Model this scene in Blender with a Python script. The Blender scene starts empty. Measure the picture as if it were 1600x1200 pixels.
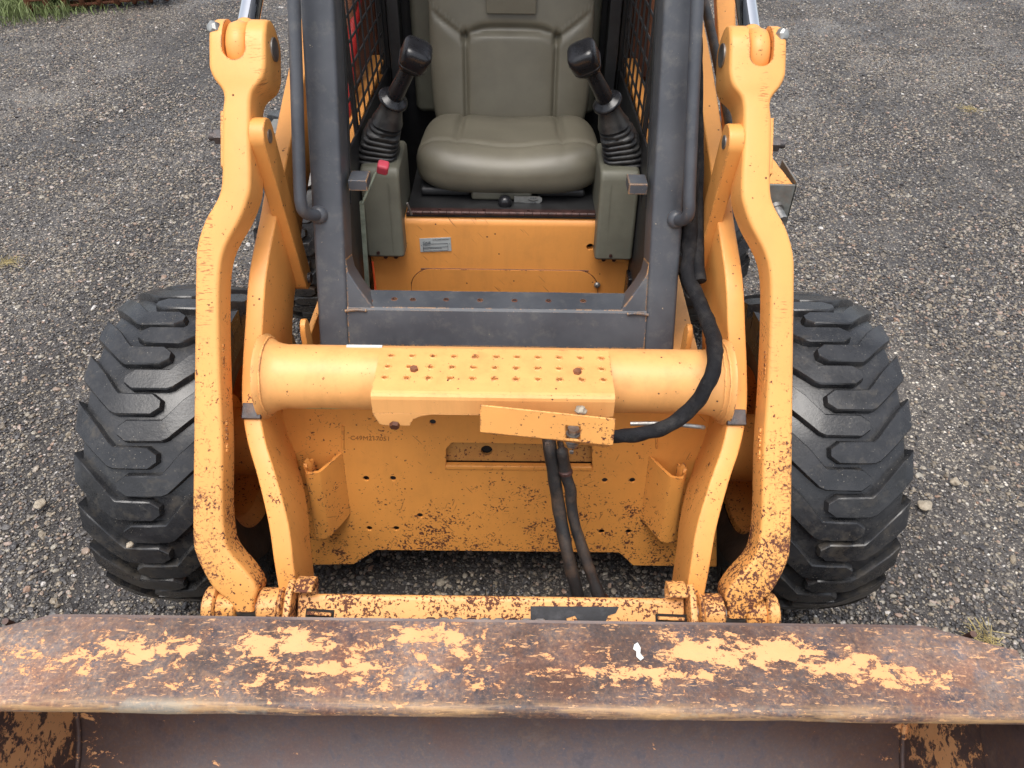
import bpy, bmesh, math, random
from mathutils import Vector, Matrix
from mathutils import noise as mnoise
R = math.radians
random.seed(7)
S = bpy.context.scene
C = S.collection

# ------------------------------------------------------------------ camera
PITCH = R(39.5); ROLL = R(0.75); H = 1.74; CX = 0.035
cam_d = bpy.data.cameras.new('camera'); cam = bpy.data.objects.new('camera', cam_d); C.objects.link(cam)
fw = Vector((0, math.cos(PITCH), -math.sin(PITCH))); up0 = Vector((0, math.sin(PITCH), math.cos(PITCH))); ri0 = Vector((1, 0, 0))
ri = ri0*math.cos(ROLL) + up0*math.sin(ROLL); up = up0*math.cos(ROLL) - ri0*math.sin(ROLL)
m = Matrix((ri, up, -fw)).transposed().to_4x4(); m.translation = Vector((CX, 0, H)); cam.matrix_world = m
cam_d.sensor_width = 36; cam_d.lens = 36*1200/1600; cam_d.clip_end = 500; cam_d.clip_start = 0.05
cam_d.dof.use_dof = False
S.camera = cam
# ------------------------------------------------------------------ light
SUN_EL, SUN_AZ = 72, 200
w = bpy.data.worlds.new('World'); S.world = w; w.use_nodes = True
wn = w.node_tree; sky = wn.nodes.new('ShaderNodeTexSky'); sky.sky_type = 'NISHITA'; sky.sun_disc = False
sky.sun_elevation = R(SUN_EL); sky.sun_rotation = R(SUN_AZ); sky.air_density = 1.0; sky.dust_density = 4.0; sky.ozone_density = 0.6
bgn = wn.nodes['Background']; bgn.inputs[1].default_value = 0.15
hs = wn.nodes.new('ShaderNodeHueSaturation'); hs.inputs['Saturation'].default_value = 0.4
wn.links.new(sky.outputs[0], hs.inputs['Color']); wn.links.new(hs.outputs[0], bgn.inputs[0])
sd = bpy.data.lights.new('sun', 'SUN'); sd.energy = 1.2; sd.angle = R(40); sd.color = (1, .96, .9)
so = bpy.data.objects.new('sun', sd); C.objects.link(so)
az = R(SUN_AZ); el = R(SUN_EL)
sdir = Vector((math.sin(az)*math.cos(el), math.cos(az)*math.cos(el), math.sin(el)))
so.rotation_euler = sdir.to_track_quat('Z', 'Y').to_euler(); so.location = (0, 0, 6)
S.view_settings.view_transform = 'Standard'; S.view_settings.look = 'None'
S.view_settings.exposure = 0.72; S.view_settings.gamma = 1; S.view_settings.use_curve_mapping = False

# ------------------------------------------------------------------ view geometry helpers
F = 1200.0
cP, sP = math.cos(PITCH), math.sin(PITCH)
def ray(py):
    k = (py-600)/F
    return (cP - k*sP, sP + k*cP)          # forward (Y) and down per unit depth
def on_z(py, z):
    f, d = ray(py); t = (H-z)/d; return (f*t, z, t)
def on_y(py, y):
    f, d = ray(py); t = y/f; return (y, H-d*t, t)
def at_t(py, t):
    f, d = ray(py); return (f*t, H-d*t, t)
def PX(px, t, py=600):                      # world X of a pixel at depth t
    return CX + ((px-800)*math.cos(ROLL) + (600-py)*math.sin(ROLL)*-1*-1)*t/F
def pt(px, py, y=None, z=None, t=None):
    k = Vector(((px-800)/F, (600-py)/F)); d = fw + ri*k.x + up*k.y
    if y is not None: s = y/d.y
    elif z is not None: s = (z-H)/d.z
    else: s = t
    return Vector((CX, 0, H)) + d*s

# ------------------------------------------------------------------ node helpers
def mat_new(name):
    m = bpy.data.materials.new(name); m.use_nodes = True
    nt = m.node_tree; b = nt.nodes['Principled BSDF']; return m, nt, b
class NB:
    def __init__(s, nt): s.nt = nt
    def n(s, typ, **k):
        nd = s.nt.nodes.new('ShaderNode'+typ)
        for a, v in k.items(): setattr(nd, a, v)
        return nd
    def put(s, sock, v):
        if isinstance(v, bpy.types.NodeSocket): s.nt.links.new(v, sock)
        else:
            if hasattr(sock.default_value, '__len__') and not hasattr(v, '__len__'): v = (v, v, v) if len(sock.default_value) == 3 else (v, v, v, 1)
            elif hasattr(v, '__len__') and len(v) == 3 and len(sock.default_value) == 4: v = (*v, 1)
            sock.default_value = v
    def m(s, op, a, b=0.0, c=0.0, clamp=False):
        nd = s.n('Math', operation=op, use_clamp=clamp)
        s.put(nd.inputs[0], a); s.put(nd.inputs[1], b); s.put(nd.inputs[2], c); return nd.outputs[0]
    def pos(s):
        return s.n('NewGeometry').outputs['Position']
    def xyz(s, v):
        o = s.n('SeparateXYZ'); s.put(o.inputs[0], v); return o.outputs
    def vec(s, v, sc, off=(0, 0, 0)):
        o = s.n('Mapping'); s.put(o.inputs['Vector'], v); o.inputs['Scale'].default_value = sc; o.inputs['Location'].default_value = off; return o.outputs[0]
    def noise(s, v, scale, detail=3, rough=.55, dist=0.0):
        o = s.n('TexNoise'); s.put(o.inputs['Vector'], v); s.put(o.inputs['Scale'], scale)
        o.inputs['Detail'].default_value = detail; o.inputs['Roughness'].default_value = rough; o.inputs['Distortion'].default_value = dist
        return o.outputs['Fac']
    def vor(s, v, scale, feature='F1', out='Distance', rnd=1.0):
        o = s.n('TexVoronoi', feature=feature); s.put(o.inputs['Vector'], v); s.put(o.inputs['Scale'], scale); o.inputs['Randomness'].default_value = rnd
        return o.outputs[out]
    def step(s, v, lo, hi):
        o = s.n('MapRange'); s.put(o.inputs[0], v); s.put(o.inputs[1], lo); s.put(o.inputs[2], hi); o.inputs[3].default_value = 0; o.inputs[4].default_value = 1; return o.outputs[0]
    def mix(s, f, a, b, bt='MIX'):
        o = s.n('Mix', data_type='RGBA', blend_type=bt); s.put(o.inputs[0], f); s.put(o.inputs[6], a); s.put(o.inputs[7], b); return o.outputs[2]
    def ramp(s, f, stops):
        o = s.n('ValToRGB'); s.put(o.inputs[0], f); e = o.color_ramp.elements
        while len(e) < len(stops): e.new(.5)
        for k, (p, c) in zip(e, stops): k.position = p; k.color = (*c, 1) if hasattr(c, '__len__') else (c, c, c, 1)
        return o.outputs[0]
    def bump(s, h, strength, dist, nrm=None):
        o = s.n('Bump'); s.put(o.inputs['Height'], h); o.inputs['Strength'].default_value = strength; o.inputs['Distance'].default_value = dist
        if nrm is not None: s.put(o.inputs['Normal'], nrm)
        return o.outputs[0]
    def edge(s, rad, lo, hi):                # 1 near convex / concave edges
        bv = s.n('Bevel', samples=4); bv.inputs['Radius'].default_value = rad
        g = s.n('NewGeometry'); d = s.n('VectorMath', operation='DOT_PRODUCT')
        s.nt.links.new(bv.outputs[0], d.inputs[0]); s.nt.links.new(g.outputs['Normal'], d.inputs[1])
        return s.step(s.m('SUBTRACT', 1.0, d.outputs['Value']), lo, hi)

ORANGE = (.78, .345, .088)
def paint(name, base=ORANGE, rough=.42, chips=.0, low=1.0, edges=.5, ticks=0.0, grime=.5, rustcol=(.065, .026, .016), zlo=.30, zhi=.85, scratch=0, stain=None):
    """worn machine paint: chips show dark rust, thicker low down, worn edges, faint dirt"""
    m, nt, b = mat_new(name); s = NB(nt); P = s.pos(); z = s.xyz(P)[2]
    lowf = s.step(z, zhi, zlo)
    big = s.noise(P, 7, 3, .6); mid = s.noise(P, 38, 4, .6); fine = s.noise(P, 170, 4, .65)
    spot = s.vor(P, 55)
    # speckled chips
    v = s.m('ADD', s.m('MULTIPLY', fine, .60), s.m('ADD', s.m('MULTIPLY', mid, .30), s.m('MULTIPLY', big, .22)))
    thr = s.m('SUBTRACT', .700-chips, s.m('MULTIPLY', lowf, .078*low))
    chip = s.step(v, thr, s.m('ADD', thr, .012))
    # rare round nicks
    nick = s.m('MULTIPLY', s.step(spot, .13, .10), s.step(s.noise(P, 21, 2), .60-.04*low, .62-.04*low))
    chip = s.m('MAXIMUM', chip, nick)
    if edges:
        e = s.edge(.005, .02, .10)
        ew = s.step(s.m('ADD', s.m('MULTIPLY', mid, .6), s.m('MULTIPLY', fine, .5)), .62-.10*edges, .66-.10*edges)
        chip = s.m('MAXIMUM', chip, s.m('MULTIPLY', e, ew))
    if ticks:
        pv = s.vec(P, (55, 30, 480)); t = s.noise(pv, 1.0, 2, .6); area = s.noise(s.vec(P, (20, 5, 5)), 1.0, 3)
        ax_ = s.step(s.m('ABSOLUTE', s.xyz(P)[0]), .515, .575)
        tk = s.m('MULTIPLY', s.step(t, .60-.05*ticks, .64-.05*ticks), s.step(s.m('ADD', area, s.m('MULTIPLY', ax_, .16)), .58, .66))
        chip = s.m('MAXIMUM', chip, s.m('MULTIPLY', tk, .6))
        chip = s.m('MAXIMUM', chip, s.m('MULTIPLY', s.m('MULTIPLY', s.step(v, s.m('SUBTRACT', thr, .045), s.m('SUBTRACT', thr, .035)), ax_), lowf))
    for k in range(scratch):
        mp = s.n('Mapping'); m0 = s.n('Mapping'); s.put(m0.inputs['Vector'], P); m0.inputs['Rotation'].default_value = (0, R((-48, 31, 74)[k]), 0); s.put(mp.inputs['Vector'], m0.outputs[0]); mp.inputs['Scale'].default_value = (16, 16, 230); mp.inputs['Location'].default_value = (k*3.3, 1, k)
        sc = s.m('MULTIPLY', s.step(s.noise(mp.outputs[0], 1, 1, .5), .71, .75), s.step(s.noise(P, 6+k, 2), .54, .60)); chip = s.m('MAXIMUM', chip, s.m('MULTIPLY', sc, .65))
    var = s.noise(P, 3.0, 4, .6)
    col = s.mix(s.step(var, .3, .7), tuple(c*.90 for c in base), tuple(min(1, c*1.06) for c in base))
    streak = s.noise(s.vec(P, (30, 30, 4)), 1, 4, .7)
    col = s.mix(s.m('MULTIPLY', s.step(streak, .48, .78), .35*grime), col, (.34, .15, .05))
    dirt = s.m('MULTIPLY', s.step(s.noise(P, 16, 5, .7), .50, .75), .5*grime)
    col = s.mix(dirt, col, (.42, .19, .055))
    if stain:
        x_, y_, z_ = s.xyz(P); dx = s.m('DIVIDE', s.m('SUBTRACT', x_, stain[0]), .045); dz_ = s.m('DIVIDE', s.m('SUBTRACT', z_, stain[1]), .011)
        g = s.m('EXPONENT', s.m('MULTIPLY', s.m('ADD', s.m('MULTIPLY', dx, dx), s.m('MULTIPLY', dz_, dz_)), -1.0)); gg = s.m('MULTIPLY', g, s.m('ADD', .55, mid))
        col = s.mix(s.step(gg, .35, .60), col, (.60, .50, .20)); chip = s.m('MAXIMUM', chip, s.step(gg, .93, .99))
    rc = s.mix(s.noise(P, 60, 3), rustcol, (rustcol[0]*2.6, rustcol[1]*2.1, rustcol[2]*1.8))
    col = s.mix(chip, col, rc)
    s.put(b.inputs['Base Color'], col)
    s.put(b.inputs['Roughness'], s.m('ADD', s.m('MULTIPLY', chip, .35), s.m('ADD', rough-.08, s.m('MULTIPLY', mid, .18))))
    b.inputs['Specular IOR Level'].default_value = .45
    h = s.m('ADD', s.m('MULTIPLY', chip, -.6), s.m('MULTIPLY', s.noise(P, 300, 2), .12))
    s.put(b.inputs['Normal'], s.bump(h, .5, .0015))
    return m

def flat(name, base, rough=.5, metal=0.0, var=.25, scale=30, bump=.15, dirt=None, dirtamt=.3, bd=.001, spec=.5):
    m, nt, b = mat_new(name); s = NB(nt); P = s.pos()
    n = s.noise(P, scale, 5, .6)
    col = s.mix(s.step(n, .3, .7), tuple(c*(1-var) for c in base), tuple(min(1, c*(1+var)) for c in base))
    if dirt:
        d = s.m('MULTIPLY', s.step(s.noise(P, scale*.4, 6, .7), .48, .68), dirtamt); col = s.mix(d, col, dirt)
    s.put(b.inputs['Base Color'], col); s.put(b.inputs['Roughness'], s.m('ADD', rough-.1, s.m('MULTIPLY', n, .2)))
    b.inputs['Metallic'].default_value = metal; b.inputs['Specular IOR Level'].default_value = spec
    s.put(b.inputs['Normal'], s.bump(s.noise(P, scale*8, 3), bump, bd))
    return m

def rops_mat():
    m, nt, b = mat_new('grey_frame_paint'); s = NB(nt); P = s.pos(); base = (.050, .055, .066)
    big = s.noise(P, 9, 4, .6); fine = s.noise(P, 210, 3, .6); mid = s.noise(P, 45, 3)
    col = s.mix(s.step(big, .35, .7), base, (.080, .086, .098))
    dust = s.m('MULTIPLY', s.step(s.noise(P, 26, 6, .75), .52, .72), .45); col = s.mix(dust, col, (.16, .155, .14))
    sp = s.step(s.m('ADD', s.m('MULTIPLY', fine, .7), s.m('MULTIPLY', mid, .35)), .715, .73); col = s.mix(s.m('MULTIPLY', sp, .8), col, (.45, .36, .24))
    e = s.m('MULTIPLY', s.edge(.006, .03, .10), s.step(s.m('ADD', s.m('MULTIPLY', fine, .4), s.m('MULTIPLY', s.noise(P, 17, 4, .7), .7)), .52, .58)); col = s.mix(e, col, (.50, .26, .09))
    s.put(b.inputs['Base Color'], col); s.put(b.inputs['Roughness'], s.m('ADD', .30, s.m('MULTIPLY', big, .28)))
    s.put(b.inputs['Normal'], s.bump(s.m('ADD', s.m('MULTIPLY', mid, .5), s.m('MULTIPLY', fine, .3)), .22, .0012))
    return m

def bucket_mat(name, patches, lip=False, inside=False):
    """rusted plate with remnants of orange paint; patches = (x, width, amount)"""
    m, nt, b = mat_new(name); s = NB(nt); P = s.pos(); x, y, z = s.xyz(P)
    a = s.noise(P, 11, 6, .68, .6); bb = s.noise(s.vec(P, (1, 1, 1), (3, 1, 7)), 34, 6, .7); c = s.noise(P, 150, 4, .7); d = s.noise(s.vec(P, (1, 1, 1), (9, 2, 1)), 5, 4, .6)
    col = s.ramp(s.m('ADD', s.m('MULTIPLY', a, .55), s.m('MULTIPLY', bb, .45)), [(.36, (.060, .050, .060)), (.44, (.115, .092, .098)), (.49, (.17, .105, .080)), (.54, (.125, .105, .108)), (.60, (.22, .145, .105)), (.68, (.27, .25, .24))])
    rs = s.step(s.m('ADD', s.m('MULTIPLY', d, .6), s.m('MULTIPLY', bb, .4)), .52, .62)
    col = s.mix(s.m('MULTIPLY', rs, .6), col, (.19, .075, .040))
    col = s.mix(s.m('MULTIPLY', s.step(c, .54, .68), .22 if inside else .65), col, (.46, .27, .16))
    col = s.mix(s.m('MULTIPLY', s.step(c, .47, .34), .25 if inside else .65), col, (.045, .035, .040))
    col = s.mix(1.0, col, s.ramp(s.noise(P, 4.5, 5, .65), [(.38, (.55, .49, .45)), (.49, (.98, .90, .82)), (.57, (1.15, 1.10, 1.0)), (.66, (1.60, 1.62, 1.50))]), 'MULTIPLY') if lip else s.mix(1.0, col, (.85, .85, .92), 'MULTIPLY')
    if inside:
        sheen = s.m('MULTIPLY', s.step(s.m('ADD', z, s.m('MULTIPLY', a, .12)), .26, .15), s.step(s.m('ADD', s.m('ABSOLUTE', x), s.m('MULTIPLY', d, .3)), .90, .62))
        col = s.mix(sheen, s.mix(.62, col, (.070, .034, .022)), s.mix(.45, col, (.12, .10, .102)))  # sky sheen painted grey at lower middle; rust darkened above, under the lip
    amt = None
    for (cx, cy, wx, wy, k) in patches:
        dx = s.m('DIVIDE', s.m('SUBTRACT', x, cx), wx); dy = s.m('DIVIDE', s.m('SUBTRACT', y if not inside else z, cy), wy)
        g = s.m('MULTIPLY', s.m('EXPONENT', s.m('MULTIPLY', s.m('ADD', s.m('MULTIPLY', dx, dx), s.m('MULTIPLY', dy, dy)), -1.0)), k)
        amt = g if amt is None else s.m('MAXIMUM', amt, g)
    pv = s.m('ADD', s.m('MULTIPLY', s.noise(s.vec(P, (.75, 1.15, 1), (5, 5, 5)), 36, 9, .76, .3), .86), s.m('MULTIPLY', c, .10))
    if amt is not None:
        thr = s.m('SUBTRACT', .625, amt)
        pn = s.step(pv, thr, s.m('ADD', thr, .006))
        halo = s.step(pv, s.m('SUBTRACT', thr, .03), thr)
        col = s.mix(s.m('MULTIPLY', halo, .55), col, (.30, .12, .055))
        col = s.mix(pn, col, s.mix(s.noise(P, 20, 3), (.72, .33, .125), (.80, .43, .20)))
        rough = s.m('ADD', .50, s.m('MULTIPLY', pn, -.05))
    else: pn = None; rough = .5
    if lip:
        fl = s.step(s.noise(s.vec(P, (.35, 1.4, 1)), 120, 4, .7), .615, .63); col = s.mix(s.m('MULTIPLY', fl, .8), col, (.66, .36, .17))
        f = s.step(y, .618, .604); st = s.noise(s.vec(P, (6, 60, 60)), 1, 5, .7)
        col = s.mix(s.m('MULTIPLY', f, s.m('MULTIPLY', s.step(st, .44, .60), .75)), col, (.46, .28, .13)); col = s.mix(s.m('MULTIPLY', f, s.m('MULTIPLY', s.step(s.noise(P, 6, 5, .7), .50, .58), .45)), col, (.34, .34, .28))
    s.put(b.inputs['Base Color'], col)
    if inside: s.put(b.inputs['Roughness'], s.step(s.noise(P, 5, 4, .6), .0, 1.3))
    else: s.put(b.inputs['Roughness'], s.m('ADD', .34, s.m('MULTIPLY', bb, .35)))
    b.inputs['Metallic'].default_value = 0.0 if not inside else .15
    h = s.m('ADD', s.m('MULTIPLY', bb, .8), s.m('MULTIPLY', c, .5))
    if pn is not None: h = s.m('ADD', h, s.m('MULTIPLY', pn, .35))
    s.put(b.inputs['Normal'], s.bump(h, .45 if not inside else .18, .0022))
    return m

def rubber_mat():
    m, nt, b = mat_new('tyre_rubber'); s = NB(nt); P = s.pos(); z = s.xyz(P)[2]
    n = s.noise(P, 12, 5, .65); f = s.noise(P, 160, 3, .7); n2 = s.noise(s.vec(P, (1, 1, 1), (4, 4, 4)), 24, 5, .7)
    col = s.mix(s.step(n, .3, .7), (.013, .0135, .015), (.032, .033, .036))
    mud = s.m('MULTIPLY', s.step(s.m('ADD', s.m('MULTIPLY', n2, .8), s.m('MULTIPLY', s.step(z, .62, .20), .10)), .46, .62), .42)
    col = s.mix(mud, col, (.115, .095, .068))
    dst = s.m('MULTIPLY', s.step(s.noise(P, 40, 6, .8), .52, .66), .35); col = s.mix(dst, col, (.085, .080, .072))
    sp = s.step(s.vor(P, 120), .12, .07); sp = s.m('MULTIPLY', sp, s.step(s.noise(P, 15, 3), .48, .55)); col = s.mix(s.m('MULTIPLY', sp, .8), col, (.30, .27, .22))
    s.put(b.inputs['Base Color'], col); s.put(b.inputs['Roughness'], s.m('ADD', s.m('ADD', .10, s.m('MULTIPLY', n, .34)), s.m('MULTIPLY', mud, .5)))
    s.put(b.inputs['Normal'], s.bump(s.m('ADD', s.m('ADD', s.m('MULTIPLY', f, .6), s.m('MULTIPLY', n2, .9)), sp), .35, .0018))
    return m
def sidewall_mat():
    return flat('muddy_sidewall', (.055, .036, .024), .6, var=.5, scale=14, bump=.4, dirt=(.17, .085, .045), dirtamt=.7, bd=.003)

def ground_mat():
    m, nt, b = mat_new('packed_gravel'); s = NB(nt); P = s.pos()
    x, y, z = s.xyz(P)
    v1 = s.n('TexVoronoi'); s.put(v1.inputs['Vector'], P); v1.inputs['Scale'].default_value = 75
    v2 = s.n('TexVoronoi'); s.put(v2.inputs['Vector'], s.vec(P, (1, 1, 1), (.3, .7, .1))); v2.inputs['Scale'].default_value = 160
    st1 = s.step(v1.outputs['Distance'], .55, .30); st2 = s.step(v2.outputs['Distance'], .55, .30)
    def grit(colr):
        c = s.xyz(colr)[0]; return s.ramp(c, [(0, (.030, .028, .029)), (.35, (.075, .070, .068)), (.62, (.13, .118, .105)), (.80, (.23, .205, .17)), (.93, (.38, .35, .30)), (1, (.50, .48, .44))])
    big = s.noise(P, 1.3, 5, .6); mid = s.noise(P, 9, 4, .6)
    base = s.mix(s.step(s.m('ADD', s.m('MULTIPLY', big, .6), s.m('MULTIPLY', mid, .4)), .38, .62), (.028, .026, .026), (.066, .060, .055))
    col = s.mix(s.m('MULTIPLY', st2, .85), base, grit(v2.outputs['Color']))
    track = s.noise(s.vec(P, (.9, .35, 1), (2, 3, 0)), 1.1, 4, .6, .8)
    show = s.m('MULTIPLY', st1, s.step(s.xyz(v1.outputs['Color'])[1], .35, .45))
    col = s.mix(show, col, grit(v1.outputs['Color']))
    col = s.mix(1.0, col, s.ramp(track, [(.36, (.72, .70, .69)), (.50, (1.2, 1.18, 1.18)), (.62, (1.8, 1.75, 1.68))]), 'MULTIPLY')
    s.put(b.inputs['Base Color'], col)
    wet = s.step(s.noise(P, .8, 4, .55), .42, .60)
    s.put(b.inputs['Roughness'], s.m('SUBTRACT', .72, s.m('MULTIPLY', wet, .40)))
    h = s.m('ADD', s.m('ADD', s.m('MULTIPLY', show, .8), s.m('MULTIPLY', st2, .45)), s.m('MULTIPLY', mid, .6))
    s.put(b.inputs['Normal'], s.bump(h, .9, .006))
    return m
def pebble_mat():
    m, nt, b = mat_new('pebble_stone'); s = NB(nt)
    r = s.n('ObjectInfo').outputs['Random']; P = s.n('TexCoord').outputs['Object']
    col = s.ramp(r, [(0, (.030, .028, .030)), (.30, (.072, .068, .070)), (.50, (.125, .117, .112)), (.64, (.19, .16, .125)), (.76, (.30, .245, .175)), (.87, (.38, .35, .29)), (.955, (.32, .20, .14)), (1, (.62, .60, .57))])
    n = s.noise(P, 3, 4, .7); col = s.mix(s.step(n, .35, .7), col, s.mix(.5, col, (.05, .045, .04)))
    s.put(b.inputs['Base Color'], col); b.inputs['Roughness'].default_value = .38
    return m

M = {}
M['orange'] = paint('orange_machine_paint', chips=.0, low=.9)
M['orange_clean'] = paint('orange_cab_paint', base=(.76, .315, .075), chips=-.03, low=.2, edges=.15, grime=.55, scratch=1)
M['orange_link'] = paint('orange_link_paint', base=(.82, .385, .108), chips=.022, low=1.25, edges=.9, ticks=.6, grime=.25, zlo=.45, zhi=.95)
M['orange_arm'] = paint('orange_arm_paint', chips=.006, low=.9, edges=.8, grime=.35)
M['orange_front'] = paint('orange_front_plate_paint', base=(.78, .335, .075), chips=.018, low=1.0, edges=.6, grime=.35, zlo=.22, zhi=.62, scratch=3)
M['orange_coupler'] = paint('worn_coupler_paint', base=(.82, .40, .13), chips=.115, low=.0, edges=1.2, grime=.4)
M['orange_tube'] = paint('orange_tube_paint', base=(.82, .41, .14), chips=.0, low=.2, edges=.35, grime=.6, stain=(-.350, .700))
M['frame'] = rops_mat()
M['bucket_lip'] = bucket_mat('rusted_lip_with_paint', [(-.33, .705, .11, .045, .20), (-.25, .675, .09, .032, .19), (-.60, .695, .10, .04, .19), (-.50, .705, .05, .025, .19), (-.42, .632, .36, .016, .115), (.36, .705, .10, .04, .22), (.48, .708, .10, .034, .225), (.58, .68, .12, .034, .205), (.68, .665, .10, .03, .18), (.27, .665, .18, .022, .17), (-.10, .725, .12, .03, .18), (-.03, .70, .08, .03, .15), (-.72, .67, .2, .04, .13), (-.25, .67, .5, .07, .115), (0, .67, 1.2, .06, .075)], lip=True)
M['bucket_in'] = bucket_mat('rusted_bucket_inside', [(-.91, .28, .12, .2, .2), (.92, .25, .1, .14, .22)], inside=True)
M['rubber'] = rubber_mat(); M['sidewall'] = sidewall_mat()
M['vinyl'] = flat('olive_seat_vinyl', (.138, .125, .092), .42, var=.10, scale=14, bump=.25, bd=.0006)
M['console'] = flat('olive_console_plastic', (.125, .122, .092), .5, var=.12, scale=20, bump=.3, bd=.0006, dirt=(.10, .08, .06))
M['boot'] = flat('black_boot_rubber', (.016, .016, .017), .42, var=.3, scale=40, dirt=(.10, .098, .09), dirtamt=.45)
M['gloss'] = flat('black_grip_plastic', (.012, .012, .014), .28, var=.2, scale=30)
M['black'] = flat('black_cab_panel', (.014, .014, .015), .5, var=.3, scale=20, dirt=(.05, .05, .05))
M['sleeve'] = flat('black_woven_sleeve', (.012, .012, .014), .75, var=.4, scale=60, bump=.8, bd=.002, dirt=(.06, .055, .05), dirtamt=.5, spec=.2)
M['hose'] = flat('black_hose_rubber', (.016, .015, .015), .5, var=.35, scale=50, bump=.6, bd=.002, dirt=(.11, .07, .045), dirtamt=.6)
M['steel'] = flat('worn_steel', (.30, .30, .29), .38, .7, .35, 60, .3, dirt=(.16, .09, .05), dirtamt=.5)
M['zinc'] = flat('zinc_plated_steel', (.40, .40, .38), .42, .8, .2, 80, .2)
M['chrome'] = flat('chrome_rod', (.85, .86, .88), .07, 1.0, .03, 20, .03)
M['pad'] = flat('dark_steel_pad', (.075, .070, .072), .42, .4, .4, 70, .5, dirt=(.20, .11, .06), bd=.002)
M['rust'] = flat('rusty_iron', (.20, .075, .035), .75, var=.5, scale=25, bump=.6, dirt=(.08, .03, .02), dirtamt=.6, bd=.003)
M['brown'] = flat('brown_primer_steel', (.105, .036, .018), .6, var=.4, scale=16, bump=.3)
M['red'] = flat('red_strut_paint', (.33, .018, .016), .4, var=.2, scale=12, bump=.2)
M['redknob'] = flat('faded_red_knob', (.50, .055, .085), .45, var=.15, scale=40)
M['white'] = flat('white_decal', (.66, .68, .66), .4, var=.06, scale=40, bump=.05)
M['decal'] = flat('silver_decal', (.50, .53, .52), .35, .2, .08, 60, .05)
M['ink'] = flat('dark_decal_ink', (.05, .06, .075), .5, var=.1)
M['stamp'] = flat('stamped_marks', (.34, .13, .03), .6, var=.2)
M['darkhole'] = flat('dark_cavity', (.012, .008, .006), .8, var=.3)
M['blackdecal'] = flat('black_decal', (.012, .013, .018), .42, var=.4, scale=90, dirt=(.10, .10, .11), dirtamt=.4)
M['hinge'] = flat('rusty_brown_hinge', (.060, .028, .024), .45, .3, .5, 70, .4)
M['greybox'] = flat('grey_bracket_steel', (.20, .205, .19), .5, .3, .2, 40, .3, dirt=(.30, .16, .09), dirtamt=.4)
M['greenbar'] = flat('green_grey_lever_bar', (.24, .27, .21), .5, .1, .3, 60, .4)
M['ground'] = ground_mat(); M['pebble'] = pebble_mat()
M['stone'] = flat('pale_stone', (.34, .29, .22), .6, var=.3, scale=70, bump=.5, bd=.002)
M['grass'] = flat('grass_blades', (.15, .19, .065), .6, var=.45, scale=9, bump=.1)
M['straw'] = flat('dry_straw', (.34, .27, .11), .7, var=.3, scale=20)
M['orangered'] = flat('orange_red_cable', (.75, .10, .03), .4, var=.1)
M['blue'] = flat('blue_wire', (.02, .06, .30), .4, var=.1)

# ------------------------------------------------------------------ mesh helpers
def mk(name, verts, faces, mat, parent=None, smooth=None, bevel=0, seg=2, sub=0, mats=None, fm=None):
    me = bpy.data.meshes.new(name); me.from_pydata([tuple(v) for v in verts], [], faces)
    bm = bmesh.new(); bm.from_mesh(me); bmesh.ops.recalc_face_normals(bm, faces=bm.faces); bm.to_mesh(me); bm.free()
    me.materials.append(M[mat] if isinstance(mat, str) else mat)
    if mats:
        for k in mats: me.materials.append(M[k])
        for p, i in zip(me.polygons, fm): p.material_index = i
    o = bpy.data.objects.new(name, me); C.objects.link(o)
    if parent is not None:
        o.parent = parent
        q = parent
        loc = Vector((0, 0, 0))
        while q is not None: loc += q.location; q = q.parent
        o.location = -loc
    if smooth is not None:
        me.shade_smooth(); me.set_sharp_from_angle(angle=R(smooth))
    if bevel:
        b = o.modifiers.new('b', 'BEVEL'); b.width = bevel; b.segments = seg; b.limit_method = 'ANGLE'; b.angle_limit = R(35); b.harden_normals = False
        me.shade_smooth()
        if smooth is None: me.set_sharp_from_angle(angle=R(180))
        wn_ = o.modifiers.new('w', 'WEIGHTED_NORMAL'); wn_.keep_sharp = True
    return o
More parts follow.
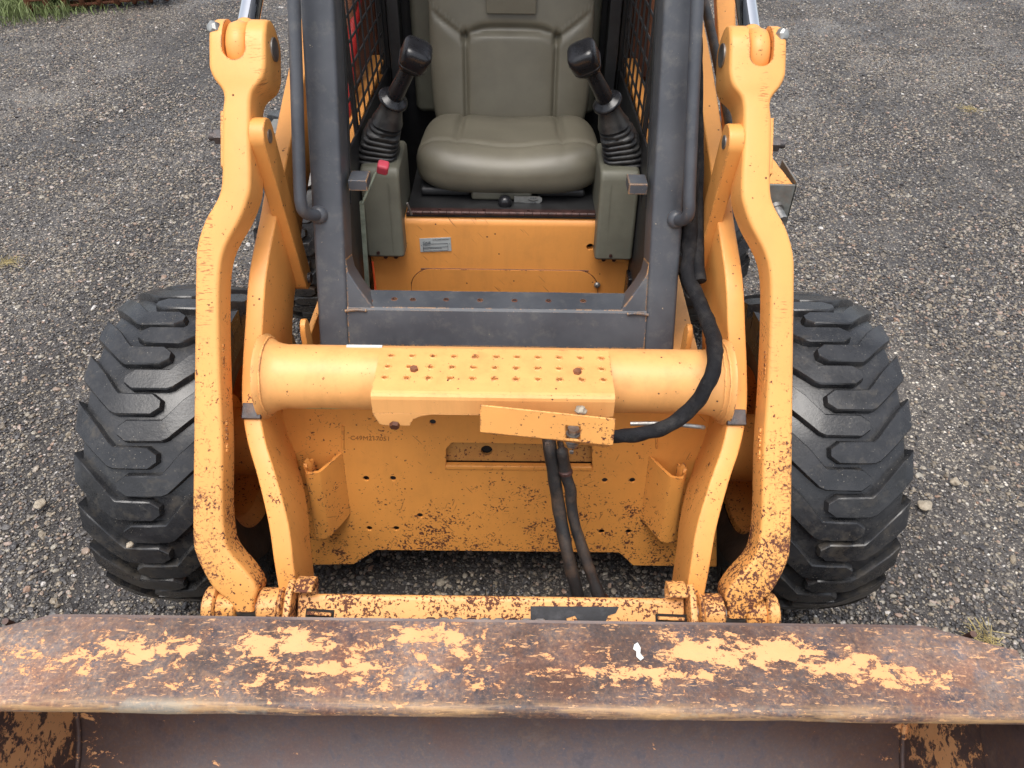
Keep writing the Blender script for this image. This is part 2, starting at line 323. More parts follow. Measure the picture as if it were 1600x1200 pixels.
class G:
    """geometry collector"""
    def __init__(s): s.v = []; s.f = []
    def add(s, v, f):
        n = len(s.v); s.v += [Vector(q) for q in v]; s.f += [tuple(i+n for i in q) for q in f]; return s
    def box(s, x0, x1, y0, y1, z0, z1, fn=None):
        v = [(x, y, z) for x in (x0, x1) for y in (y0, y1) for z in (z0, z1)]
        if fn: v = [fn(*q) for q in v]
        return s.add(v, [(0, 1, 3, 2), (4, 6, 7, 5), (0, 4, 5, 1), (2, 3, 7, 6), (0, 2, 6, 4), (1, 5, 7, 3)])
    def prism(s, pts, off):
        n = len(pts); off = Vector(off); v = [Vector(p) for p in pts] + [Vector(p)+off for p in pts]
        f = [tuple(range(n)), tuple(range(2*n-1, n-1, -1))] + [(i, (i+1) % n, n+(i+1) % n, n+i) for i in range(n)]
        return s.add(v, f)
    def loft(s, rings, cap=True, closed=True):
        n = len(rings[0]); v = [p for r in rings for p in r]; f = []
        for i in range(len(rings)-1):
            for j in range(n if closed else n-1):
                a = i*n+j; b = i*n+(j+1) % n; f.append((a, b, b+n, a+n))
        if cap and closed: f += [tuple(range(n)), tuple(range(len(v)-1, len(v)-n-1, -1))]
        return s.add(v, f)
    def cyl(s, a, b, r0, r1=None, n=20, cap=True):
        a = Vector(a); b = Vector(b); r1 = r0 if r1 is None else r1; d = (b-a).normalized()
        u = d.orthogonal().normalized(); w_ = d.cross(u)
        rg = lambda c, r: [c + (u*math.cos(2*math.pi*i/n) + w_*math.sin(2*math.pi*i/n))*r for i in range(n)]
        return s.loft([rg(a, r0), rg(b, r1)], cap)
    def lathe(s, a, d, prof, n=24):              # prof = (distance along d, radius)
        a = Vector(a); d = Vector(d).normalized(); u = d.orthogonal().normalized(); w_ = d.cross(u)
        return s.loft([[a + d*h + (u*math.cos(2*math.pi*i/n) + w_*math.sin(2*math.pi*i/n))*max(r, 1e-4) for i in range(n)] for h, r in prof])
    def tube(s, pts, r, n=12, sub=6, wob=0, cap=True):
        p = spline(pts, sub); rings = []
        t0 = (p[1]-p[0]).normalized(); u = t0.orthogonal().normalized()
        for i, c in enumerate(p):
            t = (p[min(i+1, len(p)-1)] - p[max(i-1, 0)]).normalized(); u = (u - t*u.dot(t)).normalized(); w_ = t.cross(u)
            rr = r(i/(len(p)-1)) if callable(r) else r
            ring = []
            for k in range(n):
                a = 2*math.pi*k/n; q = rr*(1 + (wob*mnoise.noise(Vector((math.cos(a)*1.3, math.sin(a)*1.3, 0)) + c*38) if wob else 0))
                ring.append(c + (u*math.cos(a) + w_*math.sin(a))*q)
            rings.append(ring)
        return s.loft(rings, cap)
    def ringlathe(s, a, prof, n=16):
        a = Vector(a); return s.loft([[a + Vector((r*math.cos(2*math.pi*i/n), r*math.sin(2*math.pi*i/n), h)) for i in range(n)] for h, r in prof], cap=False)
    def hexbolt(s, c, d, r=.012, h=.008, w=0):
        c = Vector(c); d = Vector(d).normalized()
        if w: s.cyl(c, c+d*.003, r*1.35, n=16)
        s.cyl(c, c+d*h, r, r*.93, n=6); return s
    def obj(s, name, mat, parent=None, **k): return mk(name, s.v, s.f, mat, parent, **k)
def spline(pts, sub=6):
    p = [Vector(q) for q in pts]; out = []
    if len(p) == 2: return p
    for i in range(len(p)-1):
        a = p[max(i-1, 0)]; b = p[i]; c = p[i+1]; d = p[min(i+2, len(p)-1)]
        for k in range(sub):
            t = k/sub; out.append(.5*((2*b) + (c-a)*t + (2*a-5*b+4*c-d)*t*t + (3*b-a-3*c+d)*t**3))
    out.append(p[-1]); return out
def cut(o, g):
    """real holes: subtract geometry g from object o"""
    c = g.obj('cutter', 'darkhole'); md = o.modifiers.new('c', 'BOOLEAN'); md.operation = 'DIFFERENCE'; md.solver = 'EXACT'; md.object = c
    others = [x for x in o.modifiers if x != md]
    for x in others: x.show_viewport = False
    bpy.context.view_layer.update()
    dg = bpy.context.evaluated_depsgraph_get(); me = bpy.data.meshes.new_from_object(o.evaluated_get(dg)); old = o.data; o.data = me
    o.modifiers.remove(md); bpy.data.objects.remove(c)
    for x in others: x.show_viewport = True
    me.name = o.name; return o
def text(body, size, mat, name, parent, frame, depth=.0006, align='CENTER', sx=1):
    """frame = (origin, right, up) in world"""
    cu = bpy.data.curves.new('t', 'FONT'); cu.body = body; cu.size = size; cu.extrude = depth; cu.align_x = align; cu.align_y = 'CENTER'; cu.resolution_u = 2
    t = bpy.data.objects.new('t', cu); C.objects.link(t); bpy.context.view_layer.update()
    me = bpy.data.meshes.new_from_object(t.evaluated_get(bpy.context.evaluated_depsgraph_get()))
    o_, r_, u_ = [Vector(q) for q in frame]; r_.normalize(); u_.normalize(); n_ = r_.cross(u_)
    vs = [o_ + r_*v.co.x*sx + u_*v.co.y + n_*v.co.z for v in me.vertices]; fs = [tuple(p.vertices) for p in me.polygons]
    bpy.data.objects.remove(t); bpy.data.meshes.remove(me)
    return mk(name, vs, fs, mat, parent)
def thing(name, loc, label, cat, group=None, kind=None):
    o = bpy.data.objects.new(name, None); C.objects.link(o); o.location = loc; o['label'] = label; o['category'] = cat
    if group: o['group'] = group
    return o
def tag(o, label, cat, group=None, kind=None):
    o['label'] = label
    if cat: o['category'] = cat
    if group: o['group'] = group
    if kind: o['kind'] = kind
    return o
def rrect(cx0, cx1, d0, d1, r, k=4):
    pts = []
    for (cx, cy, a0) in ((cx1-r, d1-r, 0), (cx0+r, d1-r, 90), (cx0+r, d0+r, 180), (cx1-r, d0+r, 270)):
        for i in range(k+1):
            a = R(a0+90*i/k); pts.append((cx+r*math.cos(a), cy+r*math.sin(a)))
    return pts
def beam(g, st, side, r, sub=5, fixed=None, head=None):
    """st = (Y, Z, x_outer, x_inner, depth): rounded box section lofted along a path in the YZ plane"""
    P5 = spline([Vector((a[0], a[1], a[2])) for a in st], sub); Q5 = spline([Vector((a[3], a[4], 0)) for a in st], sub)
    rings = []
    for i, p in enumerate(P5):
        a = P5[max(i-1, 0)]; b = P5[min(i+1, len(P5)-1)]; t = Vector((b.x-a.x, b.y-a.y)).normalized()
        if t.y < 0: t = -t
        nb = Vector((t.y, -t.x)) if fixed is None else Vector((fixed.y, fixed.z))                      # towards the rear
        xo, xi, dep = p.z, Q5[i].x, Q5[i].y
        rr = min(r, (xo-xi)*.49, dep*.49)
        rings.append([Vector((side*x, p.x+nb.x*d, p.y+nb.y*d)) for x, d in rrect(xi, xo, 0, dep, rr)])
    if head is not None:                               # round the top of the head about the pin
        xo, xi = st[-1][2], st[-1][3]; lt_ = Vector((0, -fixed.z, fixed.y)); R0 = st[-1][4]/2; h0 = (rings[-1][0]-head).dot(lt_)
        for h in (-.02, -.005, .01, .02, .03, .038, .044, .048, .0505):
            if h <= h0+.003: continue
            q = math.sqrt(max(0, R0*R0-max(0, h)**2)); rr = min(r, q*.45); ed = max(0, (h-.02))*.12
            rings.append([Vector((side*x, 0, 0)) + Vector((0, head.y, head.z)) + lt_*h + fixed*d for x, d in rrect(xi+ed, xo-ed, -q, q, rr)])
    return g.loft(rings)
def line_at(py, a, b):
    """(Y, Z, t) where the pixel row meets the straight side-view line a-b"""
    f, d = ray(py); ay, az_ = a; by, bz = b; m_ = (by-ay)/(bz-az_)
    t = (ay + m_*(H-az_))/(f + m_*d); return (f*t, H-d*t, t)

# ================================================================== GROUND
def gz(x, y):
    return .012*mnoise.noise(Vector((x*.8, y*.8, 0))) + .006*mnoise.noise(Vector((x*3, y*3, 5)))
def axis_pts():
    a = [-150, -60, -25, -12]; v = -8.0
    while v <= 12.01: a.append(round(v, 3)); v += .2
    return a + [18, 40, 90, 200]
ax = axis_pts(); ay = axis_pts()
vs = [(x, y, gz(x, y)-.012) for y in ay for x in ax]; nx = len(ax)
fs = [(j*nx+i, j*nx+i+1, (j+1)*nx+i+1, (j+1)*nx+i) for j in range(len(ay)-1) for i in range(nx-1)]
gr = mk('ground', vs, fs, 'ground', smooth=60); tag(gr, 'damp grey packed gravel yard under the machine', None, kind='structure')

# loose pebbles over the gravel (one mass, scattered by geometry nodes)
def scatter():
    vs = []; fs = []; ny = 56; nn = 48
    for j in range(ny+1):
        y = .3 + (12-.3)*(j/ny)**1.6; hw = 1.35 + .60*y
        for i in range(nn+1):
            x = -hw + 2*hw*i/nn; vs.append((x, y, gz(x, y)-.010))
    for j in range(ny):
        for i in range(nn): a = j*(nn+1)+i; fs.append((a, a+1, a+nn+2, a+nn+1))
    o = mk('loose_gravel', vs, fs, 'pebble')
    tag(o, 'loose small pebbles scattered over the gravel yard', None, kind='stuff')
    ng = bpy.data.node_groups.new('pebbles', 'GeometryNodeTree')
    ng.interface.new_socket('Geometry', in_out='INPUT', socket_type='NodeSocketGeometry'); ng.interface.new_socket('Geometry', in_out='OUTPUT', socket_type='NodeSocketGeometry')
    N = ng.nodes; L = ng.links
    gi = N.new('NodeGroupInput'); go = N.new('NodeGroupOutput'); jn = N.new('GeometryNodeJoinGeometry')
    pos = N.new('GeometryNodeInputPosition'); sep = N.new('ShaderNodeSeparateXYZ'); L.new(pos.outputs[0], sep.inputs[0])
    def layer(dens, falloff, smin, smax, seed, pw):
        dp = N.new('GeometryNodeDistributePointsOnFaces'); L.new(gi.outputs[0], dp.inputs['Mesh']); dp.inputs['Seed'].default_value = seed
        nz = N.new('ShaderNodeTexNoise'); nz.inputs['Scale'].default_value = 1.7; nz.inputs['Detail'].default_value = 3
        mr = N.new('ShaderNodeMapRange'); L.new(nz.outputs['Fac'], mr.inputs[0]); mr.inputs[1].default_value = .38; mr.inputs[2].default_value = .62; mr.inputs[3].default_value = .15; mr.inputs[4].default_value = 1.7
        dv = N.new('ShaderNodeMath'); dv.operation = 'MAXIMUM'; L.new(sep.outputs['Y'], dv.inputs[0]); dv.inputs[1].default_value = falloff
        q = N.new('ShaderNodeMath'); q.operation = 'DIVIDE'; q.inputs[0].default_value = falloff; L.new(dv.outputs[0], q.inputs[1])
        q2 = N.new('ShaderNodeMath'); q2.operation = 'POWER'; L.new(q.outputs[0], q2.inputs[0]); q2.inputs[1].default_value = 1.6
        m1 = N.new('ShaderNodeMath'); m1.operation = 'MULTIPLY'; L.new(q2.outputs[0], m1.inputs[0]); L.new(mr.outputs[0], m1.inputs[1])
        m2 = N.new('ShaderNodeMath'); m2.operation = 'MULTIPLY'; L.new(m1.outputs[0], m2.inputs[0]); m2.inputs[1].default_value = dens
        L.new(m2.outputs[0], dp.inputs['Density'])
        ic = N.new('GeometryNodeMeshIcoSphere'); ic.inputs['Radius'].default_value = 1; ic.inputs['Subdivisions'].default_value = 2
        sp = N.new('GeometryNodeSetPosition'); L.new(ic.outputs[0], sp.inputs[0])
        nz2 = N.new('ShaderNodeTexNoise'); nz2.inputs['Scale'].default_value = .9+seed*.13; nz2.noise_dimensions = '4D'; nz2.inputs['W'].default_value = seed*3.1
        vm = N.new('ShaderNodeVectorMath'); vm.operation = 'SUBTRACT'; L.new(nz2.outputs['Color'], vm.inputs[0]); vm.inputs[1].default_value = (.5, .5, .5)
        vm2 = N.new('ShaderNodeVectorMath'); vm2.operation = 'SCALE'; L.new(vm.outputs[0], vm2.inputs[0]); vm2.inputs['Scale'].default_value = 1.5
        L.new(vm2.outputs[0], sp.inputs['Offset'])
        sm = N.new('GeometryNodeSetShadeSmooth'); L.new(sp.outputs[0], sm.inputs[0]); sm.inputs['Shade Smooth'].default_value = seed % 2 == 0
        smt = N.new('GeometryNodeSetMaterial'); L.new(sm.outputs[0], smt.inputs[0]); smt.inputs['Material'].default_value = M['pebble']
        ip = N.new('GeometryNodeInstanceOnPoints'); L.new(dp.outputs['Points'], ip.inputs['Points']); L.new(smt.outputs[0], ip.inputs['Instance'])
        rv = N.new('FunctionNodeRandomValue'); rv.data_type = 'FLOAT_VECTOR'; rv.inputs[0].default_value = (-.4, -.4, 0); rv.inputs[1].default_value = (.4, .4, 6.28); rv.inputs['Seed'].default_value = seed
        L.new(rv.outputs[0], ip.inputs['Rotation'])
        r1 = N.new('FunctionNodeRandomValue'); r1.data_type = 'FLOAT'; r1.inputs['Seed'].default_value = seed+20
        pw_ = N.new('ShaderNodeMath'); pw_.operation = 'POWER'; L.new(r1.outputs[1], pw_.inputs[0]); pw_.inputs[1].default_value = pw
        ms = N.new('ShaderNodeMapRange'); L.new(pw_.outputs[0], ms.inputs[0]); ms.inputs[3].default_value = smin; ms.inputs[4].default_value = smax
        r2 = N.new('FunctionNodeRandomValue'); r2.data_type = 'FLOAT_VECTOR'; r2.inputs[0].default_value = (.8, .65, .45); r2.inputs[1].default_value = (1.35, 1.0, .7); r2.inputs['Seed'].default_value = seed+40
        vs_ = N.new('ShaderNodeVectorMath'); vs_.operation = 'SCALE'; L.new(r2.outputs[0], vs_.inputs[0]); L.new(ms.outputs[0], vs_.inputs['Scale'])
        L.new(vs_.outputs[0], ip.inputs['Scale']); L.new(ip.outputs[0], jn.inputs[0])
    layer(5200, 2.6, .0022, .0075, 1, 2.0)
    layer(5200, 2.6, .0020, .0060, 2, 1.6)
    layer(900, 5.5, .0042, .0130, 3, 4.2)
    layer(1500, 5.5, .0036, .0085, 4, 2.4)
    L.new(jn.outputs[0], go.inputs[0])
    md = o.modifiers.new('pebbles', 'NODES'); md.node_group = ng
scatter()

# ================================================================== LOADER
root = thing('skid_steer_loader', (0, 1.9, 0), 'orange skid steer loader with grey cab frame, olive seat and rusty bucket', 'loader')

# ---- wheels
RW = .375; TW = .135                                     # carcass radius, half width
def prof_r(x):                                            # crown height of the tread at offset x
    u = abs(x)/TW; return RW - .018*u**2.4 - (.02*max(0, u-.92)/.08)
def make_tyre():
    g = G(); n = 96
    pr = [(-TW*1.0, RW-.055), (-TW*1.0, RW-.085), (-TW*.98, RW-.12), (-TW*.86, .235), (-TW*.82, .215)]
    prof = list(reversed(pr)) + [(x*TW, prof_r(x*TW)) for x in (-.99, -.96, -.9, -.75, -.5, -.25, 0, .25, .5, .75, .9, .96, .99)] + [(-x, r) for x, r in pr]
    rings = [[Vector((x, r*math.cos(2*math.pi*i/n), r*math.sin(2*math.pi*i/n))) for i in range(n)] for x, r in prof]
    g.loft(rings, cap=False)
    nb = len(g.f)
    NL = 22; h = .017
    for side in (-1, 1):
        for k in range(NL):
            th0 = 2*math.pi*(k + (0 if side < 0 else .5))/NL
            # outline of the lug as stations: (x, s centre, half width along the circumference)
            st = []
            jj = random.uniform(-.002, .002)
            for (x, sc, hw) in ((1.0, -.086, .031), (.97, -.080, .031), (.85, -.064, .0305), (.62, -.034, .0300), (.45, -.010, .0265), (.36, -.001, .0225), (.1, .0, .0220), (-.17, .0, .0220), (-.175, .0, .0215), (-.30, .0, .0095)):
                st.append((x*TW*side, sc+jj, hw))
            def P3(x, s_, rr):
                a = th0 - s_/RW
                return Vector((x, -rr*math.cos(a), rr*math.sin(a)))
            rings = []
            for x, sc, hw in st:
                rb = prof_r(min(abs(x), TW*.97)*1) - .006 if abs(x) < TW*.99 else RW-.060
                rt = prof_r(min(abs(x), TW*.93)) + h*(1 if abs(x) < TW*.9 else .9)
                if abs(x) > TW*1.0: rt -= .012; 
                rings.append([P3(x, sc-hw-.003, rb), P3(x, sc-hw, rt-.0025), P3(x, sc-hw+.003, rt), P3(x, sc+hw-.003, rt), P3(x, sc+hw, rt-.0025), P3(x, sc+hw+.003, rb)])
            e = rings[0]; rings.insert(0, [Vector((side*TW*.985, p.y*.86/1, p.z*.86)) for p in e])
            f = rings[-1]; rings.append([p + Vector((-side*.003, 0, 0)) - Vector((0, p.y, p.z)).normalized()*.018 for p in f])
            g.loft(rings)
            # moulded tie bar line between lugs
    o = mk('tyre', g.v, g.f, 'rubber', None, smooth=38, mats=['sidewall'], fm=[1 if (i < 3*n or nb-3*n <= i < nb) else 0 for i in range(len(g.f))])
    return o
tyre0 = make_tyre()
def make_rim():
    g = G(); n = 48
    prof = [(.105, .222), (.100, .210), (.06, .195), (.0, .185), (-.08, .190), (-.105, .215), (-.112, .222)]
    g.loft([[Vector((x, r*math.cos(2*math.pi*i/n), r*math.sin(2*math.pi*i/n))) for i in range(n)] for x, r in prof], cap=False)
    g.lathe((.03, 0, 0), (-1, 0, 0), [(0, .19), (.008, .19), (.03, .10), (.03, .09), (.0, .08), (.0, .0)], 32)
    for k in range(8):
        a = 2*math.pi*k/8; g.hexbolt((-.005, .11*math.cos(a), .11*math.sin(a)), (-1, 0, 0), .013, .012)
    return g.obj('rim', 'orange', smooth=35)
rim0 = make_rim()
first = True
for (wx, wy, lab) in ((-.722, 1.40, None), (.722, 1.40, None), (-.69, 2.62, None), (.69, 2.62, None)):
    hub = bpy.data.objects.new('wheel', None)
    wh = rim0 if first else rim0.copy(); wh.name = 'wheel'; 
    if not first: C.objects.link(wh)
    ty = tyre0 if first else tyre0.copy()
    if not first: C.objects.link(ty)
    bpy.data.objects.remove(hub)
    wh.parent = root; wh.location = Vector((wx, wy, .388)) - root.location
    s_ = 1 if wx > 0 else -1
    wh.rotation_euler = (random.uniform(0, .2), 0, 0) if wx > 0 else (random.uniform(0, .2), 0, 0)
    if wx < 0: wh.scale = (-1, 1, 1)
    ty.parent = wh; ty.location = (0, 0, 0); first = False

# raised lettering on the inner side of the right front tyre
def arc_text(body, cx, cy, cz, rad, a0, da, sgn, par):
    g = G()
    for i, ch in enumerate(body):
        if ch == ' ': continue
        a = a0 + da*i
        rv = Vector((0, math.cos(a), math.sin(a))); tv = Vector((0, math.sin(a), -math.cos(a)))*(1)
        cu = bpy.data.curves.new('t', 'FONT'); cu.body = ch; cu.size = .055; cu.extrude = .003; cu.align_x = 'CENTER'; cu.align_y = 'CENTER'; cu.resolution_u = 2
        t = bpy.data.objects.new('t', cu); C.objects.link(t); bpy.context.view_layer.update()
        me = bpy.data.meshes.new_from_object(t.evaluated_get(bpy.context.evaluated_depsgraph_get()))
        o_ = Vector((cx, cy, cz)) + rv*rad
        r_ = tv*sgn
        mk('raised_letter', [o_ + r_*v.co.x + rv*v.co.y + Vector((1, 0, 0))*v.co.z for v in me.vertices], [tuple(p.vertices) for p in me.polygons], 'sidewall', par)
        bpy.data.objects.remove(t); bpy.data.meshes.remove(me)
arc_text('GUARD', .583, 1.40, .388, .290, R(172), -R(12), 1, root)

# ---- chassis
def yzp(pts, x0, x1): return [Vector((x0, y, z)) for y, z in pts], (x1-x0, 0, 0)
# front plate
FP0 = (1.20, .165); FP1 = (1.262, .64)
def fpl(x, py):                                           # point on the front plate for a pixel row / world x
    y, z, t = line_at(py, FP0, FP1); return Vector((x, y, z)), t
def fpp(px, py):                                          # pixel -> point on the leaning front plate
    k = Vector(((px-800)/F, (600-py)/F)); d = fw + ri*k.x + up*k.y; o = Vector((CX, 0, H))
    n = Vector((0, FP1[1]-FP0[1], -(FP1[0]-FP0[0]))).normalized(); p0 = Vector((0, *FP0))
    return o + d*((p0-o).dot(n)/d.dot(n))
fn = Vector((0, FP1[1]-FP0[1], -(FP1[0]-FP0[0]))).normalized()    # into the machine
outl = [fpp(440, 884), fpp(553, 882), fpp(588, 860), fpp(968, 864), fpp(990, 884), fpp(1120, 886), fpp(1120, 640), fpp(440, 634)]
g = G().prism(outl, fn*.007)
fp = g.obj('front_plate', 'orange_front', root, bevel=.003)
holes = G()
for (px, py) in ((572, 748), (614, 748), (656, 806), (577, 826), (619, 826), (945, 751), (988, 751), (940, 831), (982, 831), (676, 660)):
    c = fpp(px, py); holes.cyl(c-fn*.03, c+fn*.03, .0068, n=16)
# slot opening
a, b_, c_, d_ = fpp(697, 731), fpp(925, 733), fpp(925, 696), fpp(706, 692)
sl = [a, b_, c_, d_, fpp(697, 702)]
holes.prism([p-fn*.03 for p in sl], fn*.06)
cut(fp, holes)
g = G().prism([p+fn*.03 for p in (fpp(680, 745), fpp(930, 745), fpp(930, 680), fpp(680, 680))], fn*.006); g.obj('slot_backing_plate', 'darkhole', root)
g = G().prism([p+fn*.018 for p in (fpp(694, 727), fpp(928, 729), fpp(928, 688), fpp(694, 688))], fn*.008); sp = g.obj('slot_plate', paint('dirty_slot_paint', base=(.50, .25, .07), chips=.03, grime=1.2), root)
hc = G(); q = fpp(760, 711)+fn*.02; hc.cyl(q-fn*.03, q+fn*.03, .0135, n=20); cut(sp, hc)
G().prism([fpp(696, 733)-fn*.004, fpp(925, 735)-fn*.004, fpp(925, 728)-fn*.004, fpp(696, 726)-fn*.004], fn*.016).obj('slot_lip', 'orange_front', root, bevel=.003)
# vertical weld seams on the front plate
for px in (536, 1026):
    G().tube([fpp(px, 665)-fn*.001, fpp(px, 700)-fn*.001], .003, 8).obj('weld_seam', 'orange_front', root, smooth=60)
# stamped serial marks
ro = (fpp(615, 686)-fpp(540, 684)).normalized(); uo = (fpp(578, 670)-fpp(578, 690)).normalized()
text('·C49M217051', .0165, 'stamp', 'stamped_serial', root, (fpp(577, 685)-fn*.0006, ro, uo), depth=.0005)
# body behind the plate
side = [(1.22, .18), (1.285, .60), (1.36, .64), (1.80, .64), (1.95, .93), (2.2, .97), (2.95, .97), (2.95, .30), (2.8, .20), (1.3, .16)]
for sx in (-1, 1):
    p_, o_ = yzp(side, sx*.455, sx*.47); G().prism(p_, o_).obj('chassis_side', 'orange', root, bevel=.003)
g = G(); g.prism([(-.455, 1.30, .19), (.455, 1.30, .19), (.455, 2.9, .22), (-.455, 2.9, .22)], (0, 0, .01)); g.obj('belly_plate', 'black', root)
for (x0, x1) in ((-.455, -.375), (.375, .455)):
    g = G(); pf = [(1.285, .62), (1.36, .695), (1.62, .715), (1.80, .72), (1.81, .74)] if x0 > 0 else [(1.30, .42), (1.36, .45), (1.7, .46), (1.80, .47), (1.81, .48)]
    rings = [[Vector((x0, y, z)), Vector((x1, y, z)), Vector((x1, y, z-.008)), Vector((x0, y, z-.008))] for y, z in pf]
    g.loft(rings); g.obj('side_deck', 'orange_tube' if x0 > 0 else 'black', root, bevel=.002)  # left deck coloured black to stand for the shaded gap between arm and post
    G().box(x0, x1, 1.86, 1.88, .4, 1.0).obj('rear_bulkhead', 'black', root)
G().box(-.455, .455, 2.62, 2.9, .3, 1.02).obj('engine_cover', 'orange', root, bevel=.01)
# axle housings seen between arm and link
for sx in (-1, 1):
    G().lathe((sx*.465, 1.40, .388), (sx, 0, 0), [(0, .13), (.03, .13), (.04, .10), (.12, .085), (.20, .085), (.21, .12), (.24, .12)], 32).obj('axle_housing', 'orange', root, smooth=35)
    G().prism([(sx*.47, 1.19, .30), (sx*.47, 1.23, .66), (sx*.47, 1.45, .66), (sx*.47, 1.5, .2), (sx*.47, 1.25, .18)], (sx*.03, 0, 0)).obj('axle_bracket', 'orange_front', root, bevel=.004)
    for (y, z) in ((1.205, .56), (1.20, .46), (1.20, .36), (1.205, .27)):
        G().hexbolt((sx*.505, y+.02, z), (sx*.6, -.8, 0), .013, .02, 1).obj('bolt', 'steel', root, smooth=30)

# ---- stop brackets on the front plate
for sx in (-1, 1):
    pts = []; x_in = .348; x_out = .419
    path = [(x_in, .001), (x_in+.004, -.006), (x_out-.036, -.052), (x_out-.024, -.061), (x_out-.008, -.064), (x_out+.003, -.058), (x_out+.007, -.044), (x_out+.004, -.030), (x_out-.004, -.018)]
    pp = spline([Vector((a, b, 0)) for a, b in path], 4); th = .007
    n = len(pp); ol = []
    for i, p in enumerate(pp):
        t = (pp[min(i+1, n-1)]-pp[max(i-1, 0)]).normalized(); nn_ = Vector((-t.y, t.x, 0)); ol.append((p, p+nn_*th))
    up_f = (fpp(535, 705)-fpp(535, 800)).normalized()
    base_lo = fpp(540, 802); base_hi = fpp(527, 707)
    zlo = base_lo.z-.002; zhi = base_hi.z
    def on_fp(z): return FP0[0] + (FP1[0]-FP0[0])*(z-FP0[1])/(FP1[1]-FP0[1])
    rings = []
    g = G()
    top = []; bot = []
    for (a_, b2) in ol:
        for q, lst in ((a_, 0), (b2, 1)):
            pass
    V = []; Fc = []
    for i, (a_, b2) in enumerate(ol):
        drop = max(0, min(1, (-a_.y)/.06))
        for q in (a_, b2):
            zt = zhi + (.010 if q.x > x_out else 0) - .004*drop; zb = zlo - .012*drop
            V += [Vector((sx*q.x, on_fp(zb)+q.y, zb)), Vector((sx*q.x, on_fp(zt)+q.y, zt))]
    for i in range(n-1):
        k = 4*i
        Fc += [(k, k+1, k+5, k+4), (k+2, k+6, k+7, k+3), (k, k+4, k+6, k+2), (k+1, k+3, k+7, k+5)]
    Fc += [(0, 2, 3, 1), (4*n-4, 4*n-3, 4*n-1, 4*n-2)]
    g.add(V, Fc); g.obj('stop_bracket', 'orange_front', root, smooth=40)

# ---- loader arms
armst = []
AX = .0
for (Y, Z, xo, xi, dep) in (
    (.885, .425, .414, .380, .125), (.93, .50, .426, .388, .130), (.985, .565, .440, .400, .150), (1.05, .63, .466, .428, .19), (1.105, .675, .492, .455, .225),
    (1.160, .720, .508, .472, .24), (1.210, .780, .508, .472, .235), (1.262, .850, .502, .466, .21), (1.335, .925, .498, .462, .20), (1.455, 1.00, .490, .455, .18), (1.60, 1.065, .493, .455, .16), (1.966, 1.20, .499, .455, .15), (2.5, 1.36, .500, .455, .15), (2.85, 1.42, .500, .455, .15)):
    armst.append((Y, Z, xo, xi, dep))
for sx in (-1, 1):
    g = G(); beam(g, armst, sx, .004, 4); arm = g.obj('loader_arm', 'orange_arm', root, smooth=35)
    # dark steel pad let into the front edge just below the cross tube
    c = line_at(648, (1.105, .675), (1.160, .720))
    cy, cz = c[0], c[1]; t2 = Vector((0, .055, .045)).normalized(); nn2 = Vector((0, -.045, .055)).normalized()
    g = G(); x0, x1 = sx*.466, sx*.504; o_ = Vector((0, cy, cz))
    g.prism([Vector((x0, 0, 0))+o_-t2*.016-nn2*.004, Vector((x1, 0, 0))+o_-t2*.016-nn2*.004, Vector((x1, 0, 0))+o_+t2*.016-nn2*.004, Vector((x0, 0, 0))+o_+t2*.016-nn2*.004], nn2*.012)
    g.obj('stop_pad', 'pad', arm, bevel=.002)
    # black hydraulic line along the boom
    if sx > 0:
        G().tube([pt(1143, 215, y=1.66), pt(1140, 190, y=1.70), pt(1120, 90, y=1.93), pt(1098, -10, y=2.2), pt(1080, -90, y=2.5)], .0115, 10).obj('boom_line', 'hose', arm, smooth=60)
        q = [pt(1116, -60, y=2.45), pt(1148, -60, y=2.45), pt(1150, 40, y=2.12), pt(1150, 190, y=1.74), pt(1134, 210, y=1.74), pt(1124, 90, y=2.0)]
        G().prism(q, (0, .02, -.02)).obj('boom_side_plate', 'orange_arm', arm, bevel=.003)
# ---- cross tube with cone collars
TY, TZ, TR = 1.222, .745, .066
g = G(); g.lathe((-.472, TY, TZ), (1, 0, 0), [(0, TR+.024), (.006, TR+.022), (.014, TR+.013), (.024, TR+.006), (.036, TR+.002), (.048, TR)] + [(.1+.744*i/8, TR) for i in range(9)] + [(.896, TR), (.908, TR+.002), (.920, TR+.006), (.930, TR+.013), (.938, TR+.022), (.944, TR+.024)], 64)
tube = g.obj('cross_tube', 'orange_tube', root, smooth=40)
for sx in (-1, 1):                                        # weld beads round the tube ends
    for k, (dx, rr) in enumerate(((.011, TR+.0155), (.019, TR+.0080)) if sx > 0 else ((.013, TR+.0135),)):
        pts = [(sx*(.472-dx)+random.uniform(-.0007, .0007), TY+(rr+.001)*math.cos(2*math.pi*i/44), TZ+(rr+.001)*math.sin(2*math.pi*i/44)) for i in range(45)]
        G().tube(pts, lambda u: .0022+.0005*math.sin(u*300), 7, 3).obj('weld_bead', 'orange_tube', tube, smooth=70)

